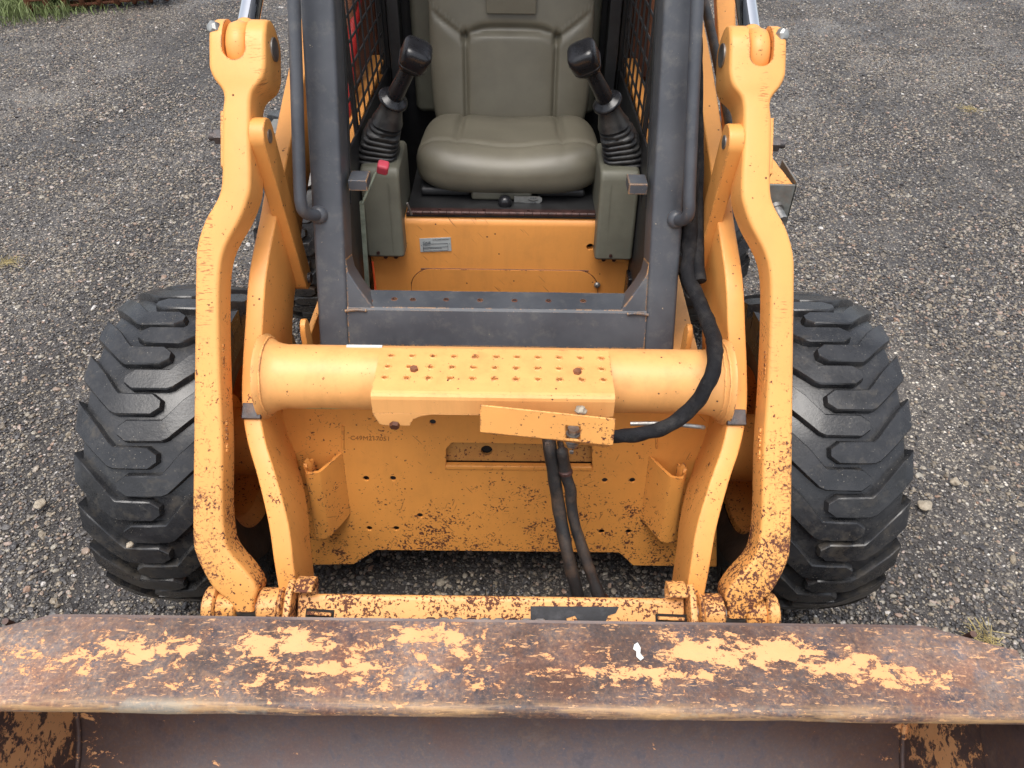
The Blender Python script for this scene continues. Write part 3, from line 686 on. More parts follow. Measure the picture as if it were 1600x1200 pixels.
# ---- step plate on the tube
TH = .006
sy0, sy1, sz = 1.078, 1.222, .822
g = G()
prof = [(sy1, sz)] + [(sy0+.012-.012*math.sin(R(a)), sz-.012+.012*math.cos(R(a))) for a in (0, 30, 60, 90)]
prof += [(sy0-.001, sz-.045)]
outp = prof; inp = [(sy1, sz-TH)] + [(sy0+.012-(.012-TH)*math.sin(R(a)), sz-.012+(.012-TH)*math.cos(R(a))) for a in (0, 30, 60, 90)] + [(sy0-.001+TH, sz-.045)]
pl = outp + inp[::-1]
g.prism([Vector((-.2262, y, z)) for y, z in pl], (.4524, 0, 0))
step = g.obj('step_plate', 'orange_tube', root)
hc = G(); rg = G()
rows = [(560, 608.5, 948, 11), (575, 604, 948, 11), (590, 601, 950, 11)]
for ri_, (py, xa, xb, nn_) in enumerate(((556, 611, 939, 11), (573, 606, 940, 11), (590, 601, 943, 11))):
    for i in range(nn_):
        p = pt(xa+(xb-xa)*i/(nn_-1), py+ (i/(nn_-1))*4, z=sz)
        hc.cyl((p.x, p.y, sz-.03), (p.x, p.y, sz+.03), .0050, n=14)
        rg.ringlathe((p.x, p.y, sz-.0005), [(0, .0088), (.0018, .0074), (.0028, .0062), (.0020, .0053), (-.006, .0049)], 16)
# arch notch in the front flange
cut(step, hc)
rg.obj('step_dimples', 'orange_tube', step, smooth=60)['kind'] = 'stuff'
for (px, py) in ((647, 578), (902, 582)):
    p = pt(px, py, z=sz); G().hexbolt((p.x, p.y, sz), (0, 0, 1), .0085, .006, 0).obj('bolt', 'rust', step, smooth=30)
# flange legs: left leg and arch
fl = [(-.2262, .777), (-.2262, .772), (-.216, .748), (-.206, .745), (-.158, .745), (-.156, .752), (-.150, .762), (-.135, .770), (-.115, .774), (-.02, .774), (.2262, .774), (.2262, .777)]
G().prism([Vector((x, sy0-.001, z)) for x, z in fl], (0, TH, 0)).obj('step_flange', 'orange_tube', step, bevel=.0015)
G().hexbolt((-.187, sy0-.001, .750), (0, -1, -.3), .010, .008).obj('bolt', 'brown', step, smooth=30)
# paler rub mark / bare patch on the tube is in its paint

# ---- hose guard on the front of the step
gp = [pt(750, 633, y=1.035), pt(962, 655, y=1.035), pt(958, 697, y=1.022), pt(750, 676, y=1.022)]
gn = ((gp[1]-gp[0]).cross(gp[3]-gp[0])).normalized()
if gn.y < 0: gn = -gn
guard = G().prism(gp, gn*.005).obj('hose_guard', 'orange_link', root, bevel=.002)
hc = G(); w0 = [pt(884, 665, y=1.03), pt(907, 667, y=1.03), pt(906, 693, y=1.03), pt(883, 691, y=1.03)]; hc.prism([p-gn*.02 for p in w0], gn*.05); cut(guard, hc)
lo = [gp[3]+Vector((0,.001,.001)), gp[2]+Vector((0,.001,.001)), gp[2]+Vector((-.004, .012, -.012)), gp[2]+Vector((-.012, .018, -.022)), gp[3]+Vector((.092, .016, -.024)), gp[3]+Vector((.072, .010, -.013)), gp[3]+Vector((.004, .008, -.010))]
G().prism(lo, Vector((0, .002, .005))).obj('guard_flange', 'orange_link', guard, bevel=.001)

c = pt(895, 682, y=1.05); G().cyl(c+Vector((0, 0, -.022)), c+Vector((0, 0, .022)), .0115, n=6).obj('hose_fitting', 'steel', guard, smooth=30)
for d in (-.012, .008): G().cyl(c+Vector((0, -.002, d)), c+Vector((0, -.002, d+.003)), .0135, n=16).obj('fitting_ring', 'steel', guard, smooth=30)
for (px, py) in ((855, 692), (893, 705)):
    p = pt(px, py, y=1.03); G().hexbolt(p, (0, -1, -.2), .0045, .004).obj('rivet', 'steel', guard)
# grey stone lodged behind the guard
def stone(name, c, r, label, seed, flatn=.75, sub=3, mat='stone'):
    bm = bmesh.new(); bmesh.ops.create_icosphere(bm, subdivisions=sub, radius=1)
    for v in bm.verts:
        d = mnoise.noise(v.co*1.1+Vector((seed, seed*2, 3))); v.co *= 1+.45*d; v.co.z *= flatn
        v.co = Vector((round(v.co.x*3.2)/3.2*.35+v.co.x*.65, v.co.y, v.co.z))*r
    me = bpy.data.meshes.new(name); bm.to_mesh(me); bm.free(); me.materials.append(M[mat]); me.shade_smooth(); me.set_sharp_from_angle(angle=R(35))
    o = bpy.data.objects.new(name, me); C.objects.link(o); o.location = c; tag(o, label, 'stone', 'single larger stones about the machine'); return o

# ---- tie rod and hoses
G().tube([pt(985, 662, y=1.13), pt(1040, 662, y=1.125), pt(1092, 667, y=1.12), pt(1099, 668, y=1.14)], .0045, 10).obj('tie_rod', 'steel', root, smooth=60)
hs_pts = [pt(1078, 60, y=1.66), pt(1080, 200, y=1.58), pt(1077, 300, y=1.50), pt(1078, 380, y=1.45), pt(1076, 430, y=1.40), pt(1092, 470, y=1.34), pt(1112, 520, y=1.24), pt(1117, 560, y=1.145), pt(1106, 600, y=1.105), pt(1080, 638, y=1.09), pt(1045, 664, y=1.075), pt(1000, 678, y=1.06), pt(955, 682, y=1.05)]
G().tube(hs_pts, lambda u: .0172-.0040*u, 14, 9, wob=.22).obj('sleeved_hose', 'sleeve', root, smooth=70)
G().tube([pt(1088, 60, y=1.68), pt(1090, 250, y=1.56), pt(1090, 380, y=1.45), pt(1094, 440, y=1.38)], .013, 10, 8, wob=.15).obj('sleeved_hose', 'sleeve', root, smooth=70)
G().tube([pt(857, 686, y=1.085), pt(859, 700, y=1.065), pt(866, 745, y=1.05), pt(876, 810, y=1.02), pt(890, 880, y=.97), pt(908, 950, y=.93), pt(915, 985, y=.91)], .0132, 12, 8, wob=.12).obj('hydraulic_hose', 'hose', root, smooth=70)
G().tube([pt(875, 690, y=1.085), pt(878, 702, y=1.06), pt(883, 735, y=1.05), pt(891, 765, y=1.04), pt(896, 810, y=1.02), pt(914, 870, y=.98), pt(940, 945, y=.93), pt(950, 985, y=.91)], lambda u: .006 if u < .13 else (.0115 if u < .8 else .014), 12, 8, wob=.22).obj('hydraulic_hose', 'hose', root, smooth=70)
for (px, py, yy) in ((883, 737, 1.05), (940, 935, .94)):
    c = pt(px, py, y=yy); G().lathe(c+Vector((0, 0, .006)), (.15, -.2, -1), [(0, .010), (.003, .014), (.009, .014), (.012, .010)], 16).obj('hose_clamp', 'hinge', root, smooth=50)

# ---- tilt links
LA, LB = (.866, .45), (1.51, 1.32)
data = [(962, 400, 362, .06), (945, 412, 360, .065), (925, 436, 356, .068), (899, 452, 372, .07), (872, 464, 395, .07), (850, 468, 404, .07), (800, 469, 409, .07), (700, 469, 410, .07), (600, 469, 415, .07), (500, 469, 418, .07), (430, 469, 417, .07), (390, 467, 408, .072), (350, 455, 387, .075), (318, 437, 375, .078), (290, 430, 370, .08), (230, 430, 372, .08), (180, 430, 372, .082), (160, 428, 371, .085), (145, 431, 366, .09), (128, 444, 352, .10), (112, 451, 347, .105), (100, 452, 346, .105)]
st = []
for (py, do, di, dep) in data:
    Y, Z, t = line_at(py, LA, LB); st.append((Y, Z, do*t/F, di*(t+dep*.66)/F, dep))
# where the slot bottom is
Yt, Zt, tt = line_at(100, LA, LB)
lt = Vector((0, LB[0]-LA[0], LB[1]-LA[1])).normalized(); ln = Vector((0, lt.z, -lt.y))     # along link, to the rear
Yp, Zp, tp = line_at(66, LA, LB); pinc = Vector((0, Yp, Zp)) + ln*.052
for sx in (-1, 1):
    g = G(); beam(g, st, sx, .0085, 3, ln, pinc)
    link = g.obj('tilt_link', 'orange_link', root, smooth=50)
    xo = 451*tt/F; xi = 347*(tt+.07)/F
    wo = .024; wi = .036
    ws = xo-wo-(xi+wi); rr = ws/2; xm = (xo-wo+xi+wi)/2
    cg = G(); z0 = Vector((sx*xm, Yt, Zt)) + lt*(rr+.002)
    cg.loft([[z0 + Vector((rr*math.cos(2*math.pi*i/32), 0, 0)) + lt*(rr*math.sin(2*math.pi*i/32)) + ln*d for i in range(32)] for d in (-.05, .2)])
    cut(link, cg)
    cg = G().prism([z0+Vector((a_*rr, 0, 0))+lt*b_-ln*.05 for a_, b_ in ((-1, 0), (1, 0), (1, .2), (-1, .2))], ln*.25)
    cut(link, cg); link.data.shade_smooth(); link.data.set_sharp_from_angle(angle=R(42))
    # pin with end disc
    g = G().cyl(Vector((sx*(xi-.0045), pinc.y, pinc.z)), Vector((sx*(xo-.004), pinc.y, pinc.z)), .022, n=28); g.obj('pin', 'steel', link, smooth=40)
    c = Vector((sx*(xo-.006), 0, 0)) + pinc - ln*.043 + lt*.022
    G().lathe(c, (sx*.45, -.8, .45), [(-.004, .014), (.002, .014), (.006, .0125), (.010, .008), (.0115, 0)], 6).obj('bolt', 'zinc', link, smooth=25)
    # rod eye in the slot, and the chrome rod
    xa, xb = xi+wi+.002, xo-wo-.002
    g = G().lathe(Vector((sx*xa, pinc.y, pinc.z)), (sx, 0, 0), [(0, .040), (.004, .047), ((xb-xa)*.5, .0515), ((xb-xa)-.004, .047), ((xb-xa), .040)], 40)
    eye = g.obj('rod_eye', 'orange_link', root, smooth=50)
    rd = Vector((0, .13, .070)).normalized(); e0 = Vector((sx*(xa+xb)/2, pinc.y, pinc.z))
    G().lathe(e0+rd*.02, rd, [(0, .024), (.028, .024), (.040, .021)], 28).obj('rod_neck', 'orange_link', eye, smooth=50)
    G().cyl(e0+rd*.055, e0+rd*.55, .0205, n=32).obj('chrome_rod', 'chrome', root, smooth=60)
    G().cyl(e0+rd*.55, e0+rd*1.1, .036, n=32).obj('cylinder_barrel', 'orange_arm', root, smooth=60)
    # cast letters down the inner corner
    up_l = lt
    for (py, body) in ((575, 'SE1009 Y77'), (690, 'DU20 C5')):
        Y, Z, t = line_at(py, LA, LB); xx = sx*(410*(t+.03)/F + .0012)
        # inner face normal points to the centre line
        o_ = Vector((sx*( (418 if py < 600 else 411)*(t+.046)/F - .0006), Y, Z)) + ln*.022
        text(body, .012, 'orange_link', 'cast_lettering', link, (o_, -lt, Vector((0, -ln.y, -ln.z)) if sx > 0 else Vector((0, ln.y, ln.z))), depth=.003, sx=1.35)
    # foot collars on the coupler pin
    Yb, Zb, tb = line_at(962, LA, LB); pc = Vector((0, Yb, Zb)) + ln*.03
    X = lambda dpx: dpx*(tb+.02)/F
    def ring(xa, xb, r, nm, mt='orange_link', par=None):
        G().lathe(Vector((sx*xa, pc.y, pc.z)), (sx, 0, 0), [(0, r-.004), (.003, r), (abs(xb-xa)-.003, r), (abs(xb-xa), r-.004)], 32).obj(nm, mt, par or root, smooth=40)
    ring(X(396), X(428), .031, 'pin_bush'); ring(X(427), X(446), .040, 'pin_collar', 'orange_coupler'); ring(X(328), X(362), .038, 'pin_collar', 'orange_coupler'); ring(X(322), X(329), .043, 'pin_collar', 'orange_coupler')
    G().cyl(Vector((sx*.395, pc.y, pc.z)), Vector((sx*X(450), pc.y, pc.z)), .020, n=20).obj('coupler_pin', 'steel', root, smooth=40)

# ---- guide links between arm and tilt link
for sx in (-1, 1):
    a = Vector((0, 1.435, 1.165)); b_ = Vector((0, 1.515, .80)); d = (a-b_).normalized(); nr = Vector((0, d.z, -d.y))
    oa = [a + (-nr*math.cos(R(q)) + d*math.sin(R(q)))*.034 for q in range(0, 181, 20)] + [b_ + (nr*math.cos(R(q)) - d*math.sin(R(q)))*.026 for q in range(0, 181, 20)]
    gl = G().prism([Vector((sx*.4365, p.y, p.z)) for p in oa], (sx*.030, 0, 0)).obj('guide_link', 'orange_arm', root, bevel=.003)
    G().cyl(Vector((sx*.4345, a.y, a.z)), Vector((sx*.47, a.y, a.z)), .013, n=24).obj('pin', 'steel', gl, smooth=40)
    G().cyl(Vector((sx*.43, b_.y, b_.z)), Vector((sx*.48, b_.y, b_.z)), .012, n=24).obj('pin', 'pad', gl, smooth=40)
    # outer keeper plate and nut
    Y, Z, t = line_at(212, LA, LB); xx = 430*t/F
    kp = G().prism([Vector((sx*(xx-.002), 0, 0))+Vector((0, Y, Z))+ln*p+lt*q for p, q in ((.02, .045), (.085, .05), (.09, -.03), (.05, -.07), (.02, -.06))], (sx*.012, 0, 0)).obj('keeper_plate', 'orange_link', root, bevel=.002)
    c = Vector((sx*(xx+.010), Y, Z))+ln*.035
    G().cyl(c, c+Vector((sx*.014, 0, 0)), .015, n=6).cyl(c, c+Vector((sx*.026, 0, 0)), .008, n=14).obj('nut', 'pad', kp, smooth=30)

# ---- quick coupler
def cp(px, py, z): return pt(px, py, z=z)
C0 = (.945, .475); C1 = (.845, .395)                       # sloping face, top rear to lower front
XC = .374
cplr = G().prism([Vector((-XC, y, z)) for y, z in ((.897, .462), (.889, .472), (.878, .469), (.785, .392), (.785, .36), (.89, .39))], (2*XC, 0, 0)).obj('coupler', 'orange_coupler', root, bevel=.003)
cd = Vector((0, C1[0]-C0[0], C1[1]-C0[1])).normalized()
def cface(px, py):
    k = Vector(((px-800)/F, (600-py)/F)); d = fw + ri*k.x + up*k.y; o = Vector((CX, 0, H)); p0 = Vector((0, .878, .469)); n = Vector((0, -.077, .093)).normalized()
    return o + d*((p0-o).dot(n)/d.dot(n)), n
for quad, nm, mt, th in (([(829, 948), (966, 948), (956, 976), (829, 976)], 'black_decal_strip', 'blackdecal', .0012),):
    zz = [(829, 947), (967, 948), (962, 958), (950, 962), (945, 974), (905, 972), (898, 962), (885, 966), (886, 976), (829, 972)]
    ps = []
    for p in zz: q, n_ = cface(*p); ps.append(q+n_*.0005)
    G().prism(ps, n_*th).obj(nm, mt, cplr)
for (pa, pb) in (((478, 957), (522, 960)), ((1024, 965), (1072, 967))):
    q0, n_ = cface(*pa); q1, _ = cface(*pb); dd = (q1-q0).normalized(); vv = n_.cross(dd)
    G().prism([q0-vv*.008+n_*.001, q1-vv*.008+n_*.001, q1+vv*.008+n_*.001, q0+vv*.008+n_*.001], n_*.001).obj('latch_slot', 'darkhole', cplr)
    G().prism([q0+dd*.004-vv*.003+n_*.001, q1-dd*.004-vv*.003+n_*.001, q1-dd*.004+vv*.003+n_*.001, q0+dd*.004+vv*.003+n_*.001], n_*.008).obj('latch_handle', 'orange_coupler', cplr, bevel=.001)
G().box(-.372, .372, .772, .785, .33, .388).obj('coupler_edge', 'hinge', cplr, bevel=.003)
for sx in (-1, 1):
    ear = [(.87, .37), (.82, .35), (.77, .36), (.77, .42), (.82, .475), (.872, .502), (.905, .498), (.915, .465), (.90, .41)]
    G().prism([Vector((sx*.378, y, z)) for y, z in ear], (sx*.014, 0, 0)).obj('coupler_ear', 'orange_coupler', root, bevel=.003)
    G().prism([Vector((sx*.340, y, z)) for y, z in ((.893, .455), (.915, .470), (.918, .490), (.900, .503), (.872, .505), (.870, .500), (.896, .495), (.905, .485), (.90, .472), (.885, .464))], (sx*.036, 0, 0)).obj('coupler_hook', 'orange_coupler', root, bevel=.002)
# ---- bucket
HB = .885; zl = .582
bp = [(.755, zl), (.80, .50), (.825, .40), (.83, .30), (.81, .20), (.77, .12), (.70, .06), (.60, .03), (.30, .015), (-.02, .010)]
bps = spline([Vector((y, z, 0)) for y, z in bp], 4); T_ = .008; ring_o = []
n = len(bps); inn = [(p.x, p.y) for p in bps]; outr = []
for i, p in enumerate(bps):
    t = (bps[min(i+1, n-1)]-bps[max(i-1, 0)]).normalized(); q = Vector((-t.y, t.x, 0)); outr.append((p.x+q.x*T_, p.y+q.y*T_))
def tp(x, y, z): return max(0, abs(x)-.746)*.34*min(1, max(0, (z-.30)/.15)) if y > .6 else 0
g = G(); NX = 26
rings = []
for i in range(NX+1):
    x = -HB + 2*HB*i/NX; rings.append([Vector((x, y-tp(x, y, z), z)) for y, z in inn + outr[::-1]])
g.loft(rings)
bucket = g.obj('bucket', 'bucket_in', root, smooth=40)
# lip plate, tapered rear corners, rolled front edge
Yf = .597
pr = [(.0, 0.0)]
xs = [-HB, -.746, -.5, -.25, 0, .25, .5, .746, HB]
g = G(); rings = []
for x in [-HB, -.83, -.746] + [-.7+.1*i for i in range(15)] + [.746, .83, HB]:
    rear = .755 if abs(x) <= .746 else .755 - (abs(x)-.746)*.29
    wv = .0012*mnoise.noise(Vector((x*5, 0, 0))); yf = Yf + .002*mnoise.noise(Vector((x*9, 3, 0)))
    topc = [(rear, zl+.006), (rear-.04, zl+.006), (.68, zl+.005+wv), (.64, zl+.005+wv), (yf+.013, zl+.005+wv), (yf+.008, zl+.004), (yf+.004, zl+.001), (yf+.001, zl-.003), (yf, zl-.014)]
    botc = [(yf+.002, zl-.018), (yf+.007, zl-.018), (yf+.010, zl-.010), (yf+.020, zl-.007), (.68, zl-.006), (rear, zl-.005)]
    rings.append([Vector((x, y, z)) for y, z in topc + botc])
g.loft(rings); lip = g.obj('bucket_lip', 'bucket_lip', bucket, smooth=50)
for sx in (-1, 1):
    sw = [(.75, zl-.006), (.61, zl-.012), (.45, .40), (.10, .10), (-.02, .02), (.60, .03), (.70, .06), (.77, .12), (.81, .20), (.83, .30), (.825, .40), (.80, .50)]
    G().prism([Vector((sx*(HB-.014), y-tp(HB, y, z), z)) for y, z in sw], (sx*.012, 0, 0)).obj('side_wall', 'bucket_in', bucket, bevel=.002)
    # doubler plate at the front of the side wall
    dbl = [(.64, zl-.02), (.60, zl-.02), (.44, .38), (.08, .085), (.12, .065), (.48, .30), (.66, .42), (.70, .50)]
    G().prism([Vector((sx*(HB-.020), y, z)) for y, z in dbl], (sx*.006, 0, 0)).obj('side_doubler', 'bucket_in', bucket, bevel=.002)
    G().tube([(sx*(HB-.016), p.x-.004, p.y+.002) for p in bps[3:30:4]], .006, 8, 3).obj('weld_seam', 'bucket_in', bucket, smooth=70)
# bare weld bumps behind the lip
for i in range(9):
    px = 672+i*21.5; p = pt(px, 975+.25*i, y=.760)
    G().prism([p+Vector((x, 0, z)) for x, z in ((-.012, -.03), (-.009, .0), (-.006, .004), (.006, .004), (.009, 0), (.012, -.03))], (0, .012, 0)).obj('edge_lug', 'steel' if i % 3 else 'hinge', bucket, bevel=.002)
p = pt(996, 1018, z=zl+.007)
dv = [(-.004, .012), (.002, .016), (.006, .006), (.004, -.004), (.009, -.012), (.003, -.017), (-.003, -.010), (-.002, 0), (-.007, .004)]
G().prism([p+Vector((x, y, .0006)) for x, y in dv], (0, 0, .001)).obj('bird_dropping', 'white', bucket)

# ---- cab frame
LU = Vector((0, math.sin(R(20)), math.cos(R(20)))); LD = Vector((0, math.cos(R(20)), -math.sin(R(20)))); RO = Vector((0, 1.36, .718))
def RP(x, L, D=0): return Vector((x - math.copysign(.016, x)*L, 0, 0)) + RO + LU*L + LD*D
XO, XI = .392, .327
cab = []
for sx in (-1, 1):
    # post: slightly rounded rectangular tube
    g = G(); rings = []
    for L in (0, .2, .5, .8, 1.1, 1.4):
        rings.append([RP(sx*x, L, d) for x, d in rrect(XI, XO, 0, .085, .008, 3)])
    g.loft(rings); post = g.obj('front_post', 'frame', root, smooth=35)
    # gusset in the lower corner
    gz_ = [RP(sx*(XI+.001), .083, .004), RP(sx*.272, .083, .004), RP(sx*.272, .092, .004), RP(sx*(XI-.020), .142, .004), RP(sx*(XI-.005), .168, .004), RP(sx*(XI+.001), .20, .004)]
    G().prism(gz_, LD*.072).obj('corner_gusset', 'frame', root, bevel=.003)
    G().tube([RP(sx*(XI+.004), .083, -.002), RP(sx*(XI-.02), .086, -.002), RP(sx*.285, .084, -.001)], .0035, 8).obj('weld_bead', 'frame', root, smooth=70)
    # grab handle
    ho = 0 if sx < 0 else -.010
    hp = [RP(sx*(.380+ho), 1.25, -.03), RP(sx*(.384+ho), .95, -.045), RP(sx*(.392+ho), .60, -.05), RP(sx*(.400+ho), .36, -.05), RP(sx*(.400+ho*.7), .315, -.048), RP(sx*(.396+ho*.5), .298, -.040), RP(sx*.386, .290, -.022), RP(sx*.376, .288, .004)]
    G().tube(hp, .0125, 14, 6).obj('grab_handle', 'frame', root, smooth=70)
    c = RP(sx*.378, .288, -.002); G().lathe(c, -LD, [(-.004, .020), (.003, .019), (.009, .014), (.012, .006)], 18).obj('handle_boss', 'frame', root, smooth=60)
g = G().prism([Vector((-XI, y, z)) for y, z in ((1.3625, .722), (1.3905, .797), (1.3955, .802), (1.462, .803), (1.468, .798), (1.45, .70))], (2*XI, 0, 0))
sill = g.obj('sill', 'frame', root)
hc = G(); rg = G()
for px, py in ((578, 470), (616, 467), (645, 468), (697, 468), (750, 469), (804, 469.5), (857, 470), (911, 470)):
    p = pt(px, py, z=.803); hc.cyl((p.x, p.y, .74), (p.x, p.y, .83), .0046, n=14)
    rg.ringlathe((p.x, p.y, .8027), [(0, .0066), (.0008, .0060), (.0010, .0048), (-.006, .0044)], 16)
# sill is solid; drill shallow holes
cut(sill, hc); rg.obj('hole_rims', 'brown', sill, smooth=50)['kind'] = 'stuff'
b = sill.modifiers.new('b', 'BEVEL'); b.width = .002; b.limit_method = 'ANGLE'; b.angle_limit = R(50)
G().box(-.39, .39, 1.375, 1.45, .690, .712).obj('sill_skirt', 'brown', root, bevel=.002)
# roof, rear posts and side sills (above the frame of the photo)
zt = RP(0, 1.4).z; yt = RP(0, 1.4).y
G().box(-XO, XO, yt-.05, 2.75, zt, zt+.05).obj('cab_roof', 'frame', root, bevel=.01)
for sx in (-1, 1):
    G().box(sx*XI, sx*XO, 2.66, 2.74, .95, zt).obj('rear_post', 'frame', root, bevel=.006)
    # lower side panel, black
    pn = [(1.47, .70), (1.535, .93), (1.60, 1.055), (2.30, 1.035), (2.45, 1.08), (2.66, 1.08), (2.66, .70)]
    G().prism([Vector((sx*.331, y, z)) for y, z in pn], (sx*.006, 0, 0)).obj('side_panel', 'black', root, bevel=.001)
    # side mesh of woven wire
    g = G(); xm = sx*.338
    y0 = 1.62; 
    for k in range(16):
        y = 1.60 + .075*k
        if y > 2.64: break
        zb = 1.05; L0 = (zb-.718)/LU.z
        lean = .0
        ztop = zt-.01
        ystart = y; 
        zpost = .718 + (y-1.46)/math.tan(R(20)) if y < 2.05 else 9
        ztop2 = min(ztop, zpost)
        if ztop2 > zb+.02: g.tube([(xm, y, zb-.01), (xm, y, ztop2)], .0028, 6)
    for k in range(24):
        z = 1.075 + .052*k
        if z > zt-.01: break
        yst = 1.445 + (z-.718)*math.tan(R(20))
        g.tube([(xm+sx*.004, yst, z), (xm+sx*.004, 2.66, z)], .0030, 6)
    msh = g.obj('side_mesh', 'black', root, smooth=70)
    G().box(sx*.334, sx*.344, 1.765, 1.785, 1.04, zt).obj('mesh_bar', 'black', root, bevel=.002)
    G().box(sx*.325, sx*.350, 2.28, 2.34, .9, zt).obj('mesh_bar', 'black', root, bevel=.002)
    G().prism([RP(sx*.326, .30, .087), RP(sx*.346, .30, .087), RP(sx*.346, 1.39, .087), RP(sx*.326, 1.39, .087)], LD*.012).obj('mesh_frame', 'black', root)
    # stub brackets on the posts and seat-bar arms
    c = RP(sx*.300, .345, .03); G().box(c.x-.020, c.x+.020, c.y, c.y+.05, c.z-.012, c.z+.012).obj('post_bracket', 'frame', root, bevel=.002)
    # bracket at the top behind
    G().box(sx*.262, sx*.31, 2.28, 2.34, 1.28, 1.315).obj('belt_bracket', 'frame', root, bevel=.004)
    G().box(sx*.285, sx*.318, 2.24, 2.30, .92, 1.7).obj('inner_post', 'black', root, bevel=.004)

# things seen through the mesh
G().tube([pt(537, 200, y=1.86), pt(548, 90, y=2.05), pt(562, -60, y=2.35)], .015, 14).obj('arm_support_strut', 'red', root, smooth=60)
G().box(-.44, -.425, 1.95, 1.98, .95, 1.45).obj('upright_strap', 'orange_arm', root, bevel=.002)
for sx in (-1, 1):
    G().box(sx*.36, sx*.44, 2.32, 2.62, 1.0, 1.75).obj('rear_tower', 'brown', root, bevel=.006)
    G().cyl((sx*.42, 2.10, 1.02), (sx*.42, 2.36, 1.65), .035, n=20).obj('lift_cylinder', 'rust', root, smooth=50)
    G().prism([(sx*.345, 1.60, 1.01), (sx*.385, 1.60, 1.01), (sx*.385, 2.32, 1.045), (sx*.345, 2.32, 1.045)], (0, 0, .012)).obj('fender_top', 'orange_arm', root, bevel=.002)

# ---- cab interior
cabc = 'orange_clean'
g = G(); yf = 1.72; z1 = .847; rr = .018
pf = [(yf, .42), (yf, z1-rr)] + [(yf+rr-rr*math.cos(R(a)), z1-rr+rr*math.sin(R(a))) for a in (15, 30, 45, 60, 75, 90)] + [(1.80, z1), (1.80, z1-.01), (yf+.02, z1-.012), (yf+.01, .42)]
g.prism([Vector((-.330, y, z)) for y, z in pf], (.66, 0, 0)); sb = g.obj('seat_base_panel', cabc, root, smooth=40)
hc = G(); c = pt(922, 386, y=yf); hc.cyl(c-Vector((0, .02, 0)), c+Vector((0, .05, 0)), .0095, n=22); cut(sb, hc); sb.data.shade_smooth(); sb.data.set_sharp_from_angle(angle=R(40))
G().box(-.32, .32, yf+.03, yf+.04, .45, .8).obj('panel_backing', 'darkhole', root)
# access cover, outlined by a recessed joint
def pnl(px, py, y): return pt(px, py, y=y)
ar = []; 
lft, rgt, tp_, rd_ = -.232, .256, pt(780, 421, y=yf).z, .055
for a in range(180, 89, -10): ar.append((lft+rd_+rd_*math.cos(R(a)), tp_-rd_+rd_*math.sin(R(a))))
for a in range(90, -1, -10): ar.append((rgt-rd_+rd_*math.cos(R(a)), tp_-rd_+rd_*math.sin(R(a))))
ar = [(lft, .5)] + ar + [(rgt, .5)]
cov = G().prism([Vector((x, yf-.0035, z)) for x, z in ar], (0, .003, 0)).obj('access_cover', cabc, root)
G().tube([(x, yf-.0006, z) for x, z in ar], .0016, 6, 2).obj('cover_joint', 'brown', cov)
c = pt(933, 445, y=yf-.004); G().lathe(c, (0, -1, 0), [(0, .0085), (.004, .008), (.007, .005), (.008, 0)], 18).obj('bolt', 'steel', cov, smooth=40)
# maker's plate with fine print
d0 = pt(656, 373, y=yf); d1 = pt(705, 392, y=yf)
pc_ = [pt(655.5, 373, y=yf-.002), pt(704, 371, y=yf-.002), pt(705.5, 392, y=yf-.002), pt(657, 394, y=yf-.002)]
dec = G().prism(pc_, (0, .0015, 0)).obj('maker_plate', 'decal', root)
cen = (pc_[0]+pc_[1]+pc_[2]+pc_[3])/4; rr_ = (pc_[1]-pc_[0]).normalized(); uu = (pc_[0]-pc_[3]).normalized(); nf = Vector((0, -.0008, 0)); Wd = (pc_[1]-pc_[0]).length; Hd = (pc_[0]-pc_[3]).length
fr = lambda u, v: (cen + rr_*(u*Wd) + uu*(v*Hd) + nf, rr_, uu)
text('CASE', .0085, 'ink', 'maker_print', dec, fr(-.28, .19), .0002)
text('CASE CORPORATION', .0042, 'ink', 'maker_print', dec, fr(.18, .38), .0002)
text('MODEL NO.', .0032, 'ink', 'maker_print', dec, fr(-.27, -.02), .0002)
text('PRODUCT IDENTIFICATION NO.', .0032, 'ink', 'maker_print', dec, fr(-.10, -.25), .0002)
lg = G()
def lrect(u0, v0, u1, v1): lg.prism([cen+rr_*(u*Wd)+uu*(v*Hd)+nf for u, v in ((u0, v0), (u1, v0), (u1, v1), (u0, v1))], (0, -.0003, 0))
for (u0, v0, u1, v1) in ((-.40, .075, .40, .10), (-.40, -.44, .40, -.415), (-.40, -.17, .40, -.145), (-.405, -.44, -.395, .10), (.395, -.44, .405, .10), (-.47, -.03, -.45, .02), (.45, .03, .47, .07)): lrect(u0, v0, u1, v1)
lg.obj('plate_lines', 'ink', dec)
# seat platform and hinge
G().box(-.232, .238, yf+.006, 2.3, .849, .857).obj('seat_platform', 'black', root, bevel=.001)
g = G()
for i in range(24):
    x = -.228+.0193*i; g.cyl((x, yf+.008, .860), (x+.0180, yf+.008, .860), .0055, n=12)
g.box(-.230, .236, yf+.010, yf+.032, .857, .860); g.obj('piano_hinge', 'hinge', root, smooth=50)
for i in range(4):
    G().hexbolt((-.15+.11*i, yf+.024, .860), (0, 0, 1), .004, .003).obj('hinge_screw', 'hinge', root)
